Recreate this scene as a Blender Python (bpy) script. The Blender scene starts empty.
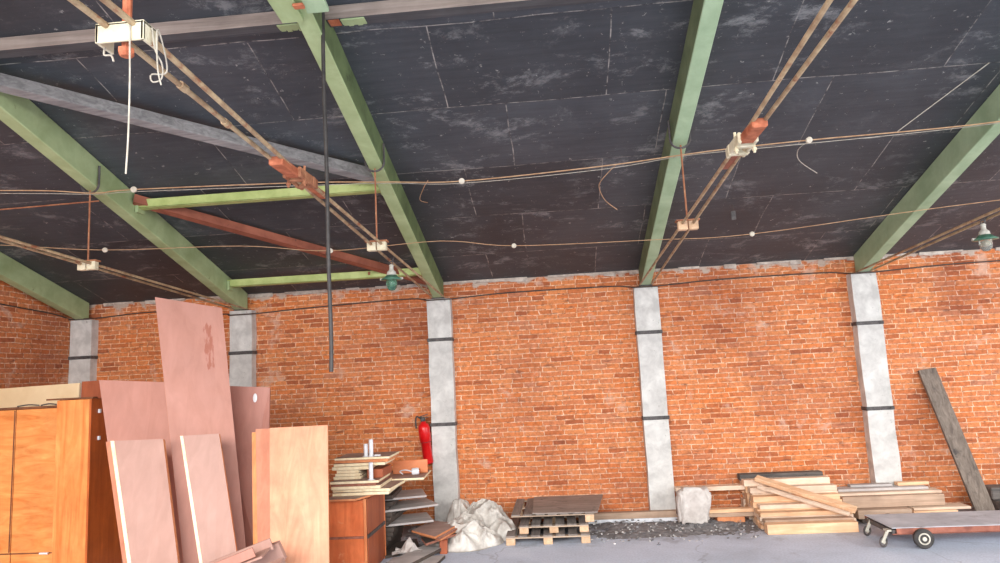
import bpy, bmesh, math, random
from mathutils import Vector, Matrix, noise
random.seed(7)
C = bpy.context.scene.collection
PI = math.pi

# ------------------------------------------------------------------ helpers
def lin(c):
    return tuple((v/12.92 if v <= .04045 else ((v+.055)/1.055)**2.4) for v in [x/255 for x in c]) + (1,)

def new_mat(name):
    m = bpy.data.materials.new(name); m.use_nodes = True
    nt = m.node_tree
    b = nt.nodes['Principled BSDF']
    return m, nt, b

def N(nt, t, **kw):
    n = nt.nodes.new(t)
    for k, v in kw.items():
        if k in n.inputs: n.inputs[k].default_value = v
        else: setattr(n, k, v)
    return n

def ramp(nt, stops):
    r = nt.nodes.new('ShaderNodeValToRGB')
    e = r.color_ramp.elements
    while len(e) < len(stops): e.new(.5)
    for i, (p, c) in enumerate(stops):
        e[i].position = p; e[i].color = c
    return r

def mixc(nt, blend, fac, a, b):
    m = nt.nodes.new('ShaderNodeMix'); m.data_type = 'RGBA'; m.blend_type = blend
    for s, v in ((0, fac), (6, a), (7, b)):
        if hasattr(v, 'is_linked') or hasattr(v, 'links'): nt.links.new(v, m.inputs[s])
        else: m.inputs[s].default_value = v
    return m.outputs[2]

def obj_coord(nt, scale=(1, 1, 1), loc=(0, 0, 0)):
    tc = nt.nodes.new('ShaderNodeTexCoord')
    mp = nt.nodes.new('ShaderNodeMapping')
    mp.inputs['Scale'].default_value = scale; mp.inputs['Location'].default_value = loc
    nt.links.new(tc.outputs['Object'], mp.inputs['Vector'])
    return mp.outputs['Vector']

def noise_tex(nt, vec, scale, detail=4, rough=.55, dist=0):
    n = nt.nodes.new('ShaderNodeTexNoise')
    n.inputs['Scale'].default_value = scale; n.inputs['Detail'].default_value = detail
    n.inputs['Roughness'].default_value = rough; n.inputs['Distortion'].default_value = dist
    nt.links.new(vec, n.inputs['Vector'])
    return n.outputs['Fac']

def bump(nt, b, h, strength=.3, dist=.01):
    n = nt.nodes.new('ShaderNodeBump')
    n.inputs['Strength'].default_value = strength; n.inputs['Distance'].default_value = dist
    nt.links.new(h, n.inputs['Height']); nt.links.new(n.outputs['Normal'], b.inputs['Normal'])

def obj_vary(nt, col, lo=.85, hi=1.12):
    oi = nt.nodes.new('ShaderNodeObjectInfo')
    mr = nt.nodes.new('ShaderNodeMapRange')
    mr.inputs['To Min'].default_value = lo; mr.inputs['To Max'].default_value = hi
    nt.links.new(oi.outputs['Random'], mr.inputs['Value'])
    hs = nt.nodes.new('ShaderNodeHueSaturation')
    nt.links.new(mr.outputs['Result'], hs.inputs['Value']); nt.links.new(col, hs.inputs['Color'])
    return hs.outputs['Color']

def wood(name, dark, light, axis=0, along=2.0, across=30, rough=.6, vary=(.88, 1.1), stain=None, dist=.8, blotch=(.78, 1.06)):
    m, nt, b = new_mat(name)
    sc = [across]*3; sc[axis] = along
    v = obj_coord(nt, sc)
    g = noise_tex(nt, v, 1.0, 6, .6, dist)
    r = ramp(nt, [(.3, lin(dark)), (.7, lin(light))]); nt.links.new(g, r.inputs['Fac'])
    col = r.outputs['Color']
    v2 = obj_coord(nt)
    g2 = noise_tex(nt, v2, 3.5, 5, .6)
    r2 = ramp(nt, [(.3, (blotch[0],)*3+(1,)), (.65, (blotch[1],)*3+(1,))]); nt.links.new(g2, r2.inputs['Fac'])
    col = mixc(nt, 'MULTIPLY', 1.0, col, r2.outputs['Color'])
    if stain:
        g3 = noise_tex(nt, obj_coord(nt, loc=(3, 7, 1)), 5, 6, .7)
        r3 = ramp(nt, [(.58, (0, 0, 0, 1)), (.68, (1, 1, 1, 1))]); nt.links.new(g3, r3.inputs['Fac'])
        col = mixc(nt, 'MIX', r3.outputs['Color'], col, lin(stain))
    col = obj_vary(nt, col, *vary)
    nt.links.new(col, b.inputs['Base Color']); b.inputs['Roughness'].default_value = rough
    bump(nt, b, g, .15, .003)
    return m

def mottled(name, c1, c2, scale=6, rough=.7, metal=0, spot=None, spot_at=(.62, .68), spot_scale=9, bumps=.15, vary=None, lo=.35, hi=.65):
    m, nt, b = new_mat(name)
    v = obj_coord(nt)
    g = noise_tex(nt, v, scale, 6, .62, .3)
    r = ramp(nt, [(lo, lin(c1)), (hi, lin(c2))]); nt.links.new(g, r.inputs['Fac'])
    col = r.outputs['Color']
    if spot:
        g3 = noise_tex(nt, obj_coord(nt, loc=(5, 2, 9)), spot_scale, 7, .7)
        r3 = ramp(nt, [(spot_at[0], (0, 0, 0, 1)), (spot_at[1], (1, 1, 1, 1))]); nt.links.new(g3, r3.inputs['Fac'])
        col = mixc(nt, 'MIX', r3.outputs['Color'], col, lin(spot))
    if vary: col = obj_vary(nt, col, *vary)
    nt.links.new(col, b.inputs['Base Color'])
    b.inputs['Roughness'].default_value = rough; b.inputs['Metallic'].default_value = metal
    if bumps: bump(nt, b, g, bumps, .01)
    return m

# ------------------------------------------------------------------ materials
def brick_mat(name, ax, tint=(1, 1, 1)):
    m, nt, b = new_mat(name)
    tc = nt.nodes.new('ShaderNodeTexCoord')
    sp = nt.nodes.new('ShaderNodeSeparateXYZ'); nt.links.new(tc.outputs['Object'], sp.inputs[0])
    cb = nt.nodes.new('ShaderNodeCombineXYZ')
    nt.links.new(sp.outputs[ax], cb.inputs[0]); nt.links.new(sp.outputs[2], cb.inputs[1])
    # uneven laying
    nn = nt.nodes.new('ShaderNodeTexNoise'); nn.inputs['Scale'].default_value = 4.5; nn.inputs['Detail'].default_value = 5
    nt.links.new(cb.outputs[0], nn.inputs['Vector'])
    sub = nt.nodes.new('ShaderNodeVectorMath'); sub.operation = 'SUBTRACT'; sub.inputs[1].default_value = (.5, .5, .5)
    nt.links.new(nn.outputs['Color'], sub.inputs[0])
    scl = nt.nodes.new('ShaderNodeVectorMath'); scl.operation = 'MULTIPLY'; scl.inputs[1].default_value = (.09, .024, 0)
    nt.links.new(sub.outputs[0], scl.inputs[0])
    add = nt.nodes.new('ShaderNodeVectorMath'); add.operation = 'ADD'
    nt.links.new(cb.outputs[0], add.inputs[0]); nt.links.new(scl.outputs[0], add.inputs[1])
    vec = add.outputs[0]
    br = nt.nodes.new('ShaderNodeTexBrick')
    nt.links.new(vec, br.inputs['Vector'])
    br.offset = .43; br.squash = .62; br.squash_frequency = 3
    br.inputs['Scale'].default_value = 1
    br.inputs['Brick Width'].default_value = .265; br.inputs['Row Height'].default_value = .0628
    br.inputs['Mortar Size'].default_value = .0074; br.inputs['Mortar Smooth'].default_value = .7
    br.inputs['Bias'].default_value = 0
    br.inputs['Color1'].default_value = (0, 0, 0, 1); br.inputs['Color2'].default_value = (1, 1, 1, 1); br.inputs['Mortar'].default_value = (.5, .5, .5, 1)
    pal = ramp(nt, [(0, lin((172, 100, 64))), (.2, lin((206, 126, 76))), (.45, lin((218, 144, 92))), (.65, lin((204, 130, 88))), (.85, lin((216, 130, 72))), (1, lin((192, 130, 98)))])
    nt.links.new(br.outputs['Color'], pal.inputs['Fac'])
    jn = nt.nodes.new('ShaderNodeTexNoise'); jn.inputs['Scale'].default_value = 7; jn.inputs['Detail'].default_value = 6; jn.inputs['Roughness'].default_value = .7
    nt.links.new(cb.outputs[0], jn.inputs['Vector'])
    rj = ramp(nt, [(.34, (.3, .3, .3, 1)), (.52, (1, 1, 1, 1))]); nt.links.new(jn.outputs['Fac'], rj.inputs['Fac'])
    jf = mixc(nt, 'MULTIPLY', 1, br.outputs['Fac'], rj.outputs['Color'])
    mc = noise_tex(nt, cb.outputs[0], 16, 4, .7)
    rm = ramp(nt, [(.34, lin((126, 84, 66))), (.46, lin((226, 188, 158))), (.62, lin((250, 232, 208)))]); nt.links.new(mc, rm.inputs['Fac'])
    col = mixc(nt, 'MIX', jf, pal.outputs['Color'], rm.outputs['Color'])
    v0 = cb.outputs[0]
    # fine in-brick mottling
    f = noise_tex(nt, v0, 20, 6, .75)
    rf = ramp(nt, [(.32, (.62, .58, .56, 1)), (.5, (.98, .96, .95, 1)), (.68, (1.22, 1.2, 1.18, 1))]); nt.links.new(f, rf.inputs['Fac'])
    col = mixc(nt, 'MULTIPLY', 1, col, rf.outputs['Color'])
    # broad tonal drift
    g = noise_tex(nt, v0, .55, 4, .5)
    rg = ramp(nt, [(.3, lin((210, 190, 190))), (.5, lin((255, 245, 240))), (.7, lin((255, 232, 205)))]); nt.links.new(g, rg.inputs['Fac'])
    col = mixc(nt, 'MULTIPLY', 1, col, rg.outputs['Color'])
    # sooty individual bricks
    mp = nt.nodes.new('ShaderNodeMapping'); mp.inputs['Scale'].default_value = (4.2, 16, 1)
    nt.links.new(vec, mp.inputs['Vector'])
    d = noise_tex(nt, mp.outputs['Vector'], 1.0, 3, .6)
    rd = ramp(nt, [(.60, (0, 0, 0, 1)), (.72, (.75, .75, .75, 1))]); nt.links.new(d, rd.inputs['Fac'])
    col = mixc(nt, 'MIX', rd.outputs['Color'], col, lin((122, 74, 56)))
    # smeared mortar and lime patches
    p = noise_tex(nt, v0, 2.2, 8, .68, .3)
    rp = ramp(nt, [(.585, (0, 0, 0, 1)), (.67, (.62, .62, .62, 1))]); nt.links.new(p, rp.inputs['Fac'])
    col = mixc(nt, 'MIX', rp.outputs['Color'], col, lin((214, 178, 158)))
    # rough cement along the top of the wall
    mr = nt.nodes.new('ShaderNodeMapRange'); mr.inputs['From Min'].default_value = 2.93; mr.inputs['From Max'].default_value = 3.16
    mr.inputs['To Max'].default_value = .42
    if ax == 0: nt.links.new(sp.outputs[2], mr.inputs['Value'])
    else: mr.inputs['To Max'].default_value = 0
    t = noise_tex(nt, v0, 5, 6, .65)
    ad = nt.nodes.new('ShaderNodeMath'); ad.operation = 'ADD'
    nt.links.new(t, ad.inputs[0]); nt.links.new(mr.outputs['Result'], ad.inputs[1])
    rt = ramp(nt, [(.80, (0, 0, 0, 1)), (.88, (.9, .9, .9, 1))]); nt.links.new(ad.outputs[0], rt.inputs['Fac'])
    col = mixc(nt, 'MIX', rt.outputs['Color'], col, lin((186, 170, 156)))
    if tint != (1, 1, 1): col = mixc(nt, 'MULTIPLY', 1, col, tuple(tint)+(1,))
    nt.links.new(col, b.inputs['Base Color']); b.inputs['Roughness'].default_value = .9
    mx = nt.nodes.new('ShaderNodeMath'); mx.operation = 'SUBTRACT'
    nt.links.new(f, mx.inputs[0]); nt.links.new(br.outputs['Fac'], mx.inputs[1])
    bump(nt, b, mx.outputs[0], .5, .01)
    return m

def ceiling_mat():
    m, nt, b = new_mat('tarred_board_ceiling')
    v = obj_coord(nt, loc=(.3, -.56, 0))
    nn = nt.nodes.new('ShaderNodeTexNoise'); nn.inputs['Scale'].default_value = 1.2
    nt.links.new(v, nn.inputs['Vector'])
    scl = nt.nodes.new('ShaderNodeVectorMath'); scl.operation = 'MULTIPLY_ADD'
    scl.inputs[1].default_value = (.05, .05, 0)
    nt.links.new(nn.outputs['Color'], scl.inputs[0]); nt.links.new(v, scl.inputs[2])
    br = nt.nodes.new('ShaderNodeTexBrick'); nt.links.new(scl.outputs[0], br.inputs['Vector'])
    br.offset = .37; br.inputs['Scale'].default_value = 1
    br.inputs['Brick Width'].default_value = 1.35; br.inputs['Row Height'].default_value = .95
    br.inputs['Mortar Size'].default_value = .0055; br.inputs['Mortar Smooth'].default_value = .4
    br.inputs['Color1'].default_value = lin((72, 77, 83)); br.inputs['Color2'].default_value = lin((54, 58, 63))
    br.inputs['Mortar'].default_value = lin((58, 58, 62))
    col = br.outputs['Color']
    # chalky, broken seams
    sn = noise_tex(nt, v, 6, 4, .7)
    rs = ramp(nt, [(.42, (0, 0, 0, 1)), (.6, (.9, .9, .9, 1))]); nt.links.new(sn, rs.inputs['Fac'])
    ms = mixc(nt, 'MULTIPLY', 1, br.outputs['Fac'], rs.outputs['Color'])
    col = mixc(nt, 'MIX', ms, col, lin((172, 168, 160)))
    # soft blotches
    g = noise_tex(nt, v, 1.1, 6, .6)
    rg = ramp(nt, [(.3, (.72, .72, .74, 1)), (.7, (1.25, 1.22, 1.2, 1))]); nt.links.new(g, rg.inputs['Fac'])
    col = mixc(nt, 'MULTIPLY', 1, col, rg.outputs['Color'])
    # brushed horizontal streaks
    st = noise_tex(nt, obj_coord(nt, (1.2, 16, 1)), 1.6, 5, .65)
    rst = ramp(nt, [(.35, (.84, .84, .85, 1)), (.7, (1.16, 1.15, 1.14, 1))]); nt.links.new(st, rst.inputs['Fac'])
    col = mixc(nt, 'MULTIPLY', 1, col, rst.outputs['Color'])
    # pale scuffs where the tar has flaked
    mp = obj_coord(nt, (1.0, 1.7, 1), (2.3, 1.1, 0))
    s = noise_tex(nt, mp, 1.7, 12, .8, .3)
    r = ramp(nt, [(.54, (0, 0, 0, 1)), (.63, (.68, .68, .68, 1))]); nt.links.new(s, r.inputs['Fac'])
    lo = noise_tex(nt, obj_coord(nt, (1, 1, 1), (8.2, 3.1, 0)), .5, 3, .5)
    rl = ramp(nt, [(.38, (.15, .15, .15, 1)), (.54, (1, 1, 1, 1))]); nt.links.new(lo, rl.inputs['Fac'])
    sc_ = mixc(nt, 'MULTIPLY', 1, r.outputs['Color'], rl.outputs['Color'])
    col = mixc(nt, 'MIX', sc_, col, lin((146, 146, 146)))
    # small chips
    c = noise_tex(nt, v, 13, 5, .78)
    rc = ramp(nt, [(.63, (0, 0, 0, 1)), (.67, (.75, .75, .75, 1))]); nt.links.new(c, rc.inputs['Fac'])
    col = mixc(nt, 'MIX', rc.outputs['Color'], col, lin((168, 166, 160)))
    nt.links.new(col, b.inputs['Base Color']); b.inputs['Roughness'].default_value = .55
    bump(nt, b, s, .2, .02)
    return m

def floor_mat():
    m, nt, b = new_mat('dusty_concrete_floor')
    v = obj_coord(nt)
    g = noise_tex(nt, v, .9, 8, .62, .4)
    r = ramp(nt, [(.3, lin((184, 192, 206))), (.55, lin((206, 214, 230))), (.75, lin((222, 229, 242)))]); nt.links.new(g, r.inputs['Fac'])
    col = r.outputs['Color']
    f = noise_tex(nt, v, 45, 4, .7)
    rf = ramp(nt, [(.3, (.82, .82, .83, 1)), (.62, (1.05, 1.05, 1.05, 1))]); nt.links.new(f, rf.inputs['Fac'])
    col = mixc(nt, 'MULTIPLY', 1, col, rf.outputs['Color'])
    # dirt gathered along the wall foot
    sp = nt.nodes.new('ShaderNodeSeparateXYZ'); nt.links.new(v, sp.inputs[0])
    mr = nt.nodes.new('ShaderNodeMapRange'); mr.inputs['From Min'].default_value = 7.6; mr.inputs['From Max'].default_value = 8.9
    nt.links.new(sp.outputs[1], mr.inputs['Value'])
    d = noise_tex(nt, v, 2.6, 7, .65)
    mu = nt.nodes.new('ShaderNodeMath'); mu.operation = 'MULTIPLY_ADD'; mu.inputs[1].default_value = .55
    nt.links.new(mr.outputs['Result'], mu.inputs[0]); nt.links.new(d, mu.inputs[2])
    rd = ramp(nt, [(.62, (0, 0, 0, 1)), (.92, (.9, .9, .9, 1))]); nt.links.new(mu.outputs[0], rd.inputs['Fac'])
    col = mixc(nt, 'MIX', rd.outputs['Color'], col, lin((120, 118, 122)))
    # hairline cracks
    vo = nt.nodes.new('ShaderNodeTexVoronoi'); vo.feature = 'DISTANCE_TO_EDGE'; vo.inputs['Scale'].default_value = .55
    ws = nt.nodes.new('ShaderNodeTexNoise'); ws.inputs['Scale'].default_value = 3; nt.links.new(v, ws.inputs['Vector'])
    av = nt.nodes.new('ShaderNodeVectorMath'); av.operation = 'MULTIPLY_ADD'; av.inputs[1].default_value = (.5, .5, 0)
    nt.links.new(ws.outputs['Color'], av.inputs[0]); nt.links.new(v, av.inputs[2]); nt.links.new(av.outputs[0], vo.inputs['Vector'])
    rk = ramp(nt, [(.0, (.3, .3, .3, 1)), (.008, (0, 0, 0, 1))]); nt.links.new(vo.outputs['Distance'], rk.inputs['Fac'])
    col = mixc(nt, 'MIX', rk.outputs['Color'], col, lin((96, 94, 98)))
    nt.links.new(col, b.inputs['Base Color']); b.inputs['Roughness'].default_value = .8
    bump(nt, b, f, .25, .008)
    return m

M = {}
M['brick'] = brick_mat('red_brickwork', 0)
M['brick_gable'] = brick_mat('red_brickwork_gable', 1)
M['ceiling'] = ceiling_mat()
M['floor'] = floor_mat()
M['concrete'] = mottled('weathered_concrete', (186, 182, 178), (222, 219, 214), 5, .9, spot=(138, 132, 126), spot_at=(.64, .72), spot_scale=7)
M['mortar'] = mottled('rough_mortar', (166, 150, 138), (212, 200, 188), 12, .95, bumps=.5)
M['lime'] = mottled('limewash', (196, 198, 204), (232, 232, 236), 8, .9)
M['green'] = mottled('pale_green_paint', (152, 168, 120), (178, 194, 146), 3, .55, spot=(104, 106, 72), spot_at=(.66, .74), spot_scale=6)
M['green_cool'] = mottled('cool_green_paint', (148, 172, 136), (174, 196, 160), 3, .55, spot=(116, 112, 84), spot_at=(.68, .76), spot_scale=6)
M['green_lime'] = mottled('yellow_green_paint', (160, 174, 100), (190, 202, 130), 4, .55, spot=(104, 96, 56), spot_at=(.64, .72), spot_scale=8)
M['grey_timber'] = wood('weathered_grey_timber', (112, 108, 108), (160, 156, 153), 0, 1.5, 26, .85)
M['dark_timber'] = wood('dark_weathered_timber', (92, 80, 72), (142, 128, 116), 2, 2, 30, .85, stain=(70, 64, 62))
M['dark_timber_x'] = wood('dark_old_beam', (72, 68, 68), (120, 112, 106), 0, 2, 24, .9, stain=(60, 56, 56))
M['brown_steel'] = mottled('red_oxide_paint', (128, 70, 52), (166, 98, 76), 4, .6, spot=(92, 58, 48), spot_scale=7)
M['rust'] = mottled('rusted_iron', (136, 80, 54), (176, 120, 86), 14, .75, spot=(206, 172, 132), spot_at=(.6, .7), spot_scale=12)
M['rod'] = mottled('painted_rusty_rod', (146, 116, 88), (196, 172, 136), 9, .6, spot=(146, 90, 62), spot_at=(.54, .64), spot_scale=6)
M['rust_orange'] = mottled('orange_rust', (156, 80, 50), (198, 118, 84), 14, .7)
M['dark_steel'] = mottled('dark_steel', (58, 54, 54), (94, 88, 86), 14, .6)
M['black_rubber'] = mottled('black_rubber', (44, 41, 40), (70, 65, 62), 12, .6)
M['cream_paint'] = mottled('cream_paint', (206, 192, 158), (228, 218, 190), 14, .6, spot=(150, 96, 62), spot_at=(.6, .68), spot_scale=16)
M['porcelain'] = mottled('porcelain', (188, 176, 156), (216, 206, 188), 20, .35)
M['cord'] = mottled('pale_cord', (160, 152, 138), (194, 186, 172), 20, .8)
M['wire'] = mottled('cloth_wire', (168, 128, 92), (200, 164, 128), 12, .7)
M['dark_wire'] = mottled('dark_cable', (66, 52, 46), (92, 74, 64), 12, .7)
M['mauve'] = wood('mauve_fibreboard', (178, 124, 108), (190, 136, 121), 2, 2, 9, .6, (.96, 1.04), blotch=(.93, 1.03))
M['mauve_stained'] = wood('mauve_fibreboard_stained', (180, 126, 110), (193, 139, 124), 2, 2, 9, .6, (1, 1), blotch=(.93, 1.03))
M['mauve_dark'] = wood('brown_fibreboard', (172, 116, 102), (190, 134, 120), 2, 2, 9, .6, (.97, 1.03), blotch=(.93, 1.03))
M['mauve_grey'] = wood('greyish_fibreboard', (172, 133, 120), (184, 145, 132), 2, 2, 9, .6, (1, 1), blotch=(.93, 1.03))
M['cream_face'] = mottled('smooth_cream_paint', (232, 204, 160), (244, 220, 180), 2, .6, bumps=.05)
M['cream_edge'] = mottled('cream_board_edge', (236, 214, 172), (252, 238, 204), 20, .7)
M['orange_edge'] = mottled('orange_board_edge', (206, 128, 84), (226, 152, 104), 20, .7)
M['brown_edge'] = mottled('brown_board_edge', (136, 84, 66), (170, 112, 92), 20, .7)
M['peach'] = wood('peach_plywood', (212, 140, 104), (230, 168, 132), 2, .8, 9, .55, (1, 1), dist=1.6)
M['pink_ply'] = wood('pink_plywood', (190, 118, 88), (206, 136, 106), 2, 1, 12, .6, (1, 1))
M['orange_ply'] = wood('varnished_orange_plywood', (212, 122, 58), (238, 164, 96), 0, 1.4, 7, .4, (.98, 1.04), dist=2.2)
M['orange_ply_v'] = wood('varnished_orange_plywood_upright', (214, 120, 56), (238, 160, 92), 2, 1.1, 9, .4, (1, 1), dist=1.8)
M['orange_dark'] = wood('dark_orange_veneer', (168, 78, 28), (202, 104, 44), 2, 1.2, 14, .45, (1, 1))
M['seam'] = mottled('dark_seam', (96, 58, 36), (128, 80, 50), 9, .8)
M['redbrown'] = wood('red_brown_veneer', (206, 102, 60), (236, 134, 84), 2, 1.4, 12, .3, (.96, 1.04), stain=(228, 160, 120))
M['redbrown_dark'] = wood('dark_red_brown_veneer', (150, 74, 46), (180, 98, 62), 2, 1.4, 14, .45, (1, 1))
M['trim_orange'] = wood('orange_trim', (206, 116, 66), (232, 148, 96), 2, 2, 20, .5, (1, 1))
M['pine'] = wood('fresh_pine', (222, 168, 124), (246, 208, 170), 0, 1.6, 26, .65, (.86, 1.08))
M['pine_pale'] = wood('pale_pine', (222, 190, 164), (246, 222, 198), 0, 1.6, 26, .7, (.84, 1.06))
M['pine_grey'] = wood('greyed_pine', (172, 142, 120), (206, 176, 152), 0, 1.6, 26, .8, (.82, 1.08))
M['pallet'] = wood('grey_pallet_wood', (112, 102, 98), (156, 144, 136), 1, 2, 26, .85, (.9, 1.1))
M['pallet_x'] = wood('grey_pallet_board', (176, 152, 132), (214, 190, 166), 0, 2, 26, .85, (.9, 1.1))
M['pallet_block'] = mottled('pallet_block_endgrain', (204, 164, 128), (228, 192, 158), 24, .8, vary=(.85, 1.08))
M['sheet_grey'] = wood('grey_brown_plywood', (136, 122, 114), (168, 154, 146), 0, 2, 14, .8, (1, 1), stain=(96, 84, 80))
M['tarp'] = mottled('dirty_white_tarpaulin', (176, 168, 160), (222, 216, 208), 7, .75, spot=(150, 140, 132), spot_at=(.66, .78), spot_scale=5)
M['sack'] = mottled('dusty_white_sacking', (184, 174, 168), (216, 208, 202), 8, .8, spot=(172, 160, 152), spot_at=(.62, .74), spot_scale=9)
M['white_metal'] = mottled('white_enamel_tube', (214, 216, 220), (240, 240, 242), 9, .35)
M['red'] = mottled('red_gloss_paint', (196, 16, 20), (226, 26, 28), 5, .3)
M['enamel'] = mottled('green_enamel', (52, 96, 78), (88, 128, 104), 10, .35, spot=(180, 186, 168), spot_at=(.64, .7), spot_scale=20)
M['lamp_body'] = mottled('grey_lamp_casting', (160, 156, 146), (200, 196, 184), 14, .6)
M['trolley_top'] = mottled('worn_grey_deck', (172, 172, 178), (204, 204, 210), 3.5, .75, spot=(120, 114, 116), spot_at=(.6, .72), spot_scale=5)
M['trolley_rust'] = mottled('rusty_angle_iron', (122, 70, 58), (168, 104, 84), 9, .75, spot=(92, 60, 52), spot_scale=7)
M['hub'] = mottled('grey_hub', (176, 170, 156), (212, 206, 192), 14, .5)
M['rubble'] = mottled('dark_rubble', (98, 96, 98), (148, 144, 144), 16, .95, bumps=.8)
M['chips'] = mottled('pale_stone_chips', (136, 132, 130), (222, 218, 214), 6, .9)
M['grey_board'] = wood('dusty_grey_board', (172, 164, 160), (204, 196, 192), 0, 2, 12, .8, (.9, 1.06))
M['brown_top'] = wood('dusty_brown_board', (158, 130, 120), (182, 152, 141), 0, 2, 10, .6, (.96, 1.04))
M['orange_board'] = wood('orange_laminate', (226, 128, 76), (244, 156, 104), 0, 2, 10, .5, (1, 1))
M['dark_board'] = wood('dark_dusty_board', (66, 58, 54), (92, 80, 72), 0, 2, 10, .8, (.85, 1.1))  # dark boards; tone deepened to stand for shade in the rear pile

def glass_mat(name, col, rough=.08):
    m, nt, b = new_mat(name)
    b.inputs['Base Color'].default_value = lin(col); b.inputs['Roughness'].default_value = rough
    b.inputs['Transmission Weight'].default_value = .75; b.inputs['IOR'].default_value = 1.3
    return m
M['dirty_green'] = mottled('grimy_green_paint', (88, 104, 68), (120, 138, 92), 4, .6, spot=(72, 78, 54), spot_at=(.6, .7), spot_scale=6)  # grime and painted-in shade for one rafter's right side
M['dirty_green_pale'] = mottled('dusty_green_paint', (98, 114, 82), (124, 140, 104), 4, .6, spot=(100, 106, 80), spot_at=(.6, .7), spot_scale=6)  # green darkened to paint shade onto one rafter's left side
M['tar'] = wood('tarred_timber', (66, 66, 69), (92, 91, 92), 0, 1.5, 26, .8, (1, 1))
M['purlin_face'] = wood('bleached_timber', (140, 124, 114), (186, 168, 156), 0, 1.2, 26, .85, (1, 1))
M['green_glass'] = glass_mat('green_lamp_glass', (120, 172, 150))
M['clear_glass'] = glass_mat('dusty_clear_glass', (206, 206, 196), .15)

# ------------------------------------------------------------------ object building
def root_loc(o):
    while o.parent: o = o.parent
    return o.location.copy()

def link(name, bm, mat, parent=None, origin=None, smooth=False):
    """bm is in world coordinates; the mesh is stored relative to its thing's base."""
    org = root_loc(parent) if parent else Vector(origin if origin else (0, 0, 0))
    bmesh.ops.translate(bm, verts=bm.verts, vec=-org)
    bmesh.ops.recalc_face_normals(bm, faces=bm.faces)
    me = bpy.data.meshes.new(name); bm.to_mesh(me); bm.free()
    for mm in (mat if isinstance(mat, (list, tuple)) else [mat]): me.materials.append(mm)
    if smooth:
        for p in me.polygons: p.use_smooth = True
    o = bpy.data.objects.new(name, me); C.objects.link(o)
    if parent: o.parent = parent
    else: o.location = org
    return o

def thing(name, label, cat, loc, group=None):
    o = bpy.data.objects.new(name, None); o.empty_display_size = .1
    C.objects.link(o); o.location = loc
    return tag(o, label, cat, group)

def tag(o, label, cat, group=None, kind='thing'):
    o['label'] = label; o['category'] = cat; o['kind'] = kind
    if group: o['group'] = group
    return o

def structure(o):
    o['kind'] = 'structure'; return o

def box(bm, x0, x1, y0, y1, z0, z1, bev=0):
    return hexa(bm, [(x0, y0, z0), (x1, y0, z0), (x1, y1, z0), (x0, y1, z0), (x0, y0, z1), (x1, y0, z1), (x1, y1, z1), (x0, y1, z1)], bev)

def hexa(bm, p, bev=0):
    v = [bm.verts.new(q) for q in p]
    fs = [bm.faces.new([v[i] for i in f]) for f in ((0, 3, 2, 1), (4, 5, 6, 7), (0, 1, 5, 4), (1, 2, 6, 5), (2, 3, 7, 6), (3, 0, 4, 7))]
    if bev:
        es = list({e for f in fs for e in f.edges})
        bmesh.ops.bevel(bm, geom=es, offset=bev, segments=1, affect='EDGES')
    return fs

def bar(bm, a, b, w, h, up=(0, 0, 1), bev=0):
    """a box from a to b, w wide and h high"""
    a, b = Vector(a), Vector(b); d = (b-a).normalized()
    s = d.cross(Vector(up)).normalized(); u = s.cross(d)
    s *= w/2; u *= h/2
    return hexa(bm, [a-s-u, a+s-u, b+s-u, b-s-u, a-s+u, a+s+u, b+s+u, b-s+u], bev)

def tube(bm, pts, r, n=8, cap=True):
    pts = [Vector(p) for p in pts]
    rings = []
    ref = Vector((.13, .37, .92))
    for i, p in enumerate(pts):
        d = (pts[min(i+1, len(pts)-1)] - pts[max(i-1, 0)]).normalized()
        s = d.cross(ref)
        if s.length < .05: s = d.cross(Vector((1, 0, 0)))
        s.normalize(); u = s.cross(d)
        rr = r[i] if isinstance(r, (list, tuple)) else r
        rings.append([bm.verts.new(p + (s*math.cos(2*PI*k/n) + u*math.sin(2*PI*k/n))*rr) for k in range(n)])
    for a, b in zip(rings, rings[1:]):
        for k in range(n): bm.faces.new([a[k], a[(k+1) % n], b[(k+1) % n], b[k]])
    if cap:
        bm.faces.new(rings[0][::-1]); bm.faces.new(rings[-1])

def lathe(bm, prof, c, n=20, axis=(0, 0, 1)):
    """prof: (radius, height) pairs about an axis through c"""
    q = Vector((0, 0, 1)).rotation_difference(Vector(axis))
    rings = []
    for r, h in prof:
        rings.append([bm.verts.new(Vector(c) + q @ Vector((max(r, .0005)*math.cos(2*PI*k/n), max(r, .0005)*math.sin(2*PI*k/n), h))) for k in range(n)])
    for a, b in zip(rings, rings[1:]):
        for k in range(n): bm.faces.new([a[k], a[(k+1) % n], b[(k+1) % n], b[k]])
    bm.faces.new(rings[0][::-1]); bm.faces.new(rings[-1])

def torus(bm, c, R, r, axis=(0, 0, 1), n=18, k=8, arc=2*PI, a0=0):
    q = Vector((0, 0, 1)).rotation_difference(Vector(axis))
    full = arc > 6.28
    m = n if full else n+1
    rings = []
    for i in range(m):
        t = a0 + arc*i/n
        rings.append([bm.verts.new(Vector(c) + q @ Vector(((R+r*math.cos(2*PI*j/k))*math.cos(t), (R+r*math.cos(2*PI*j/k))*math.sin(t), r*math.sin(2*PI*j/k)))) for j in range(k)])
    for i in range(m if full else m-1):
        a, b = rings[i], rings[(i+1) % m]
        for j in range(k): bm.faces.new([a[j], a[(j+1) % k], b[(j+1) % k], b[j]])

def spline(pts, n=8):
    P = [Vector(p) for p in pts]; out = []
    for i in range(len(P)-1):
        p0, p1, p2, p3 = P[max(i-1, 0)], P[i], P[i+1], P[min(i+2, len(P)-1)]
        for k in range(n):
            t = k/n
            out.append(.5*((2*p1) + (p2-p0)*t + (2*p0-5*p1+4*p2-p3)*t*t + (-p0+3*p1-3*p2+p3)*t**3))
    out.append(P[-1]); return out

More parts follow.
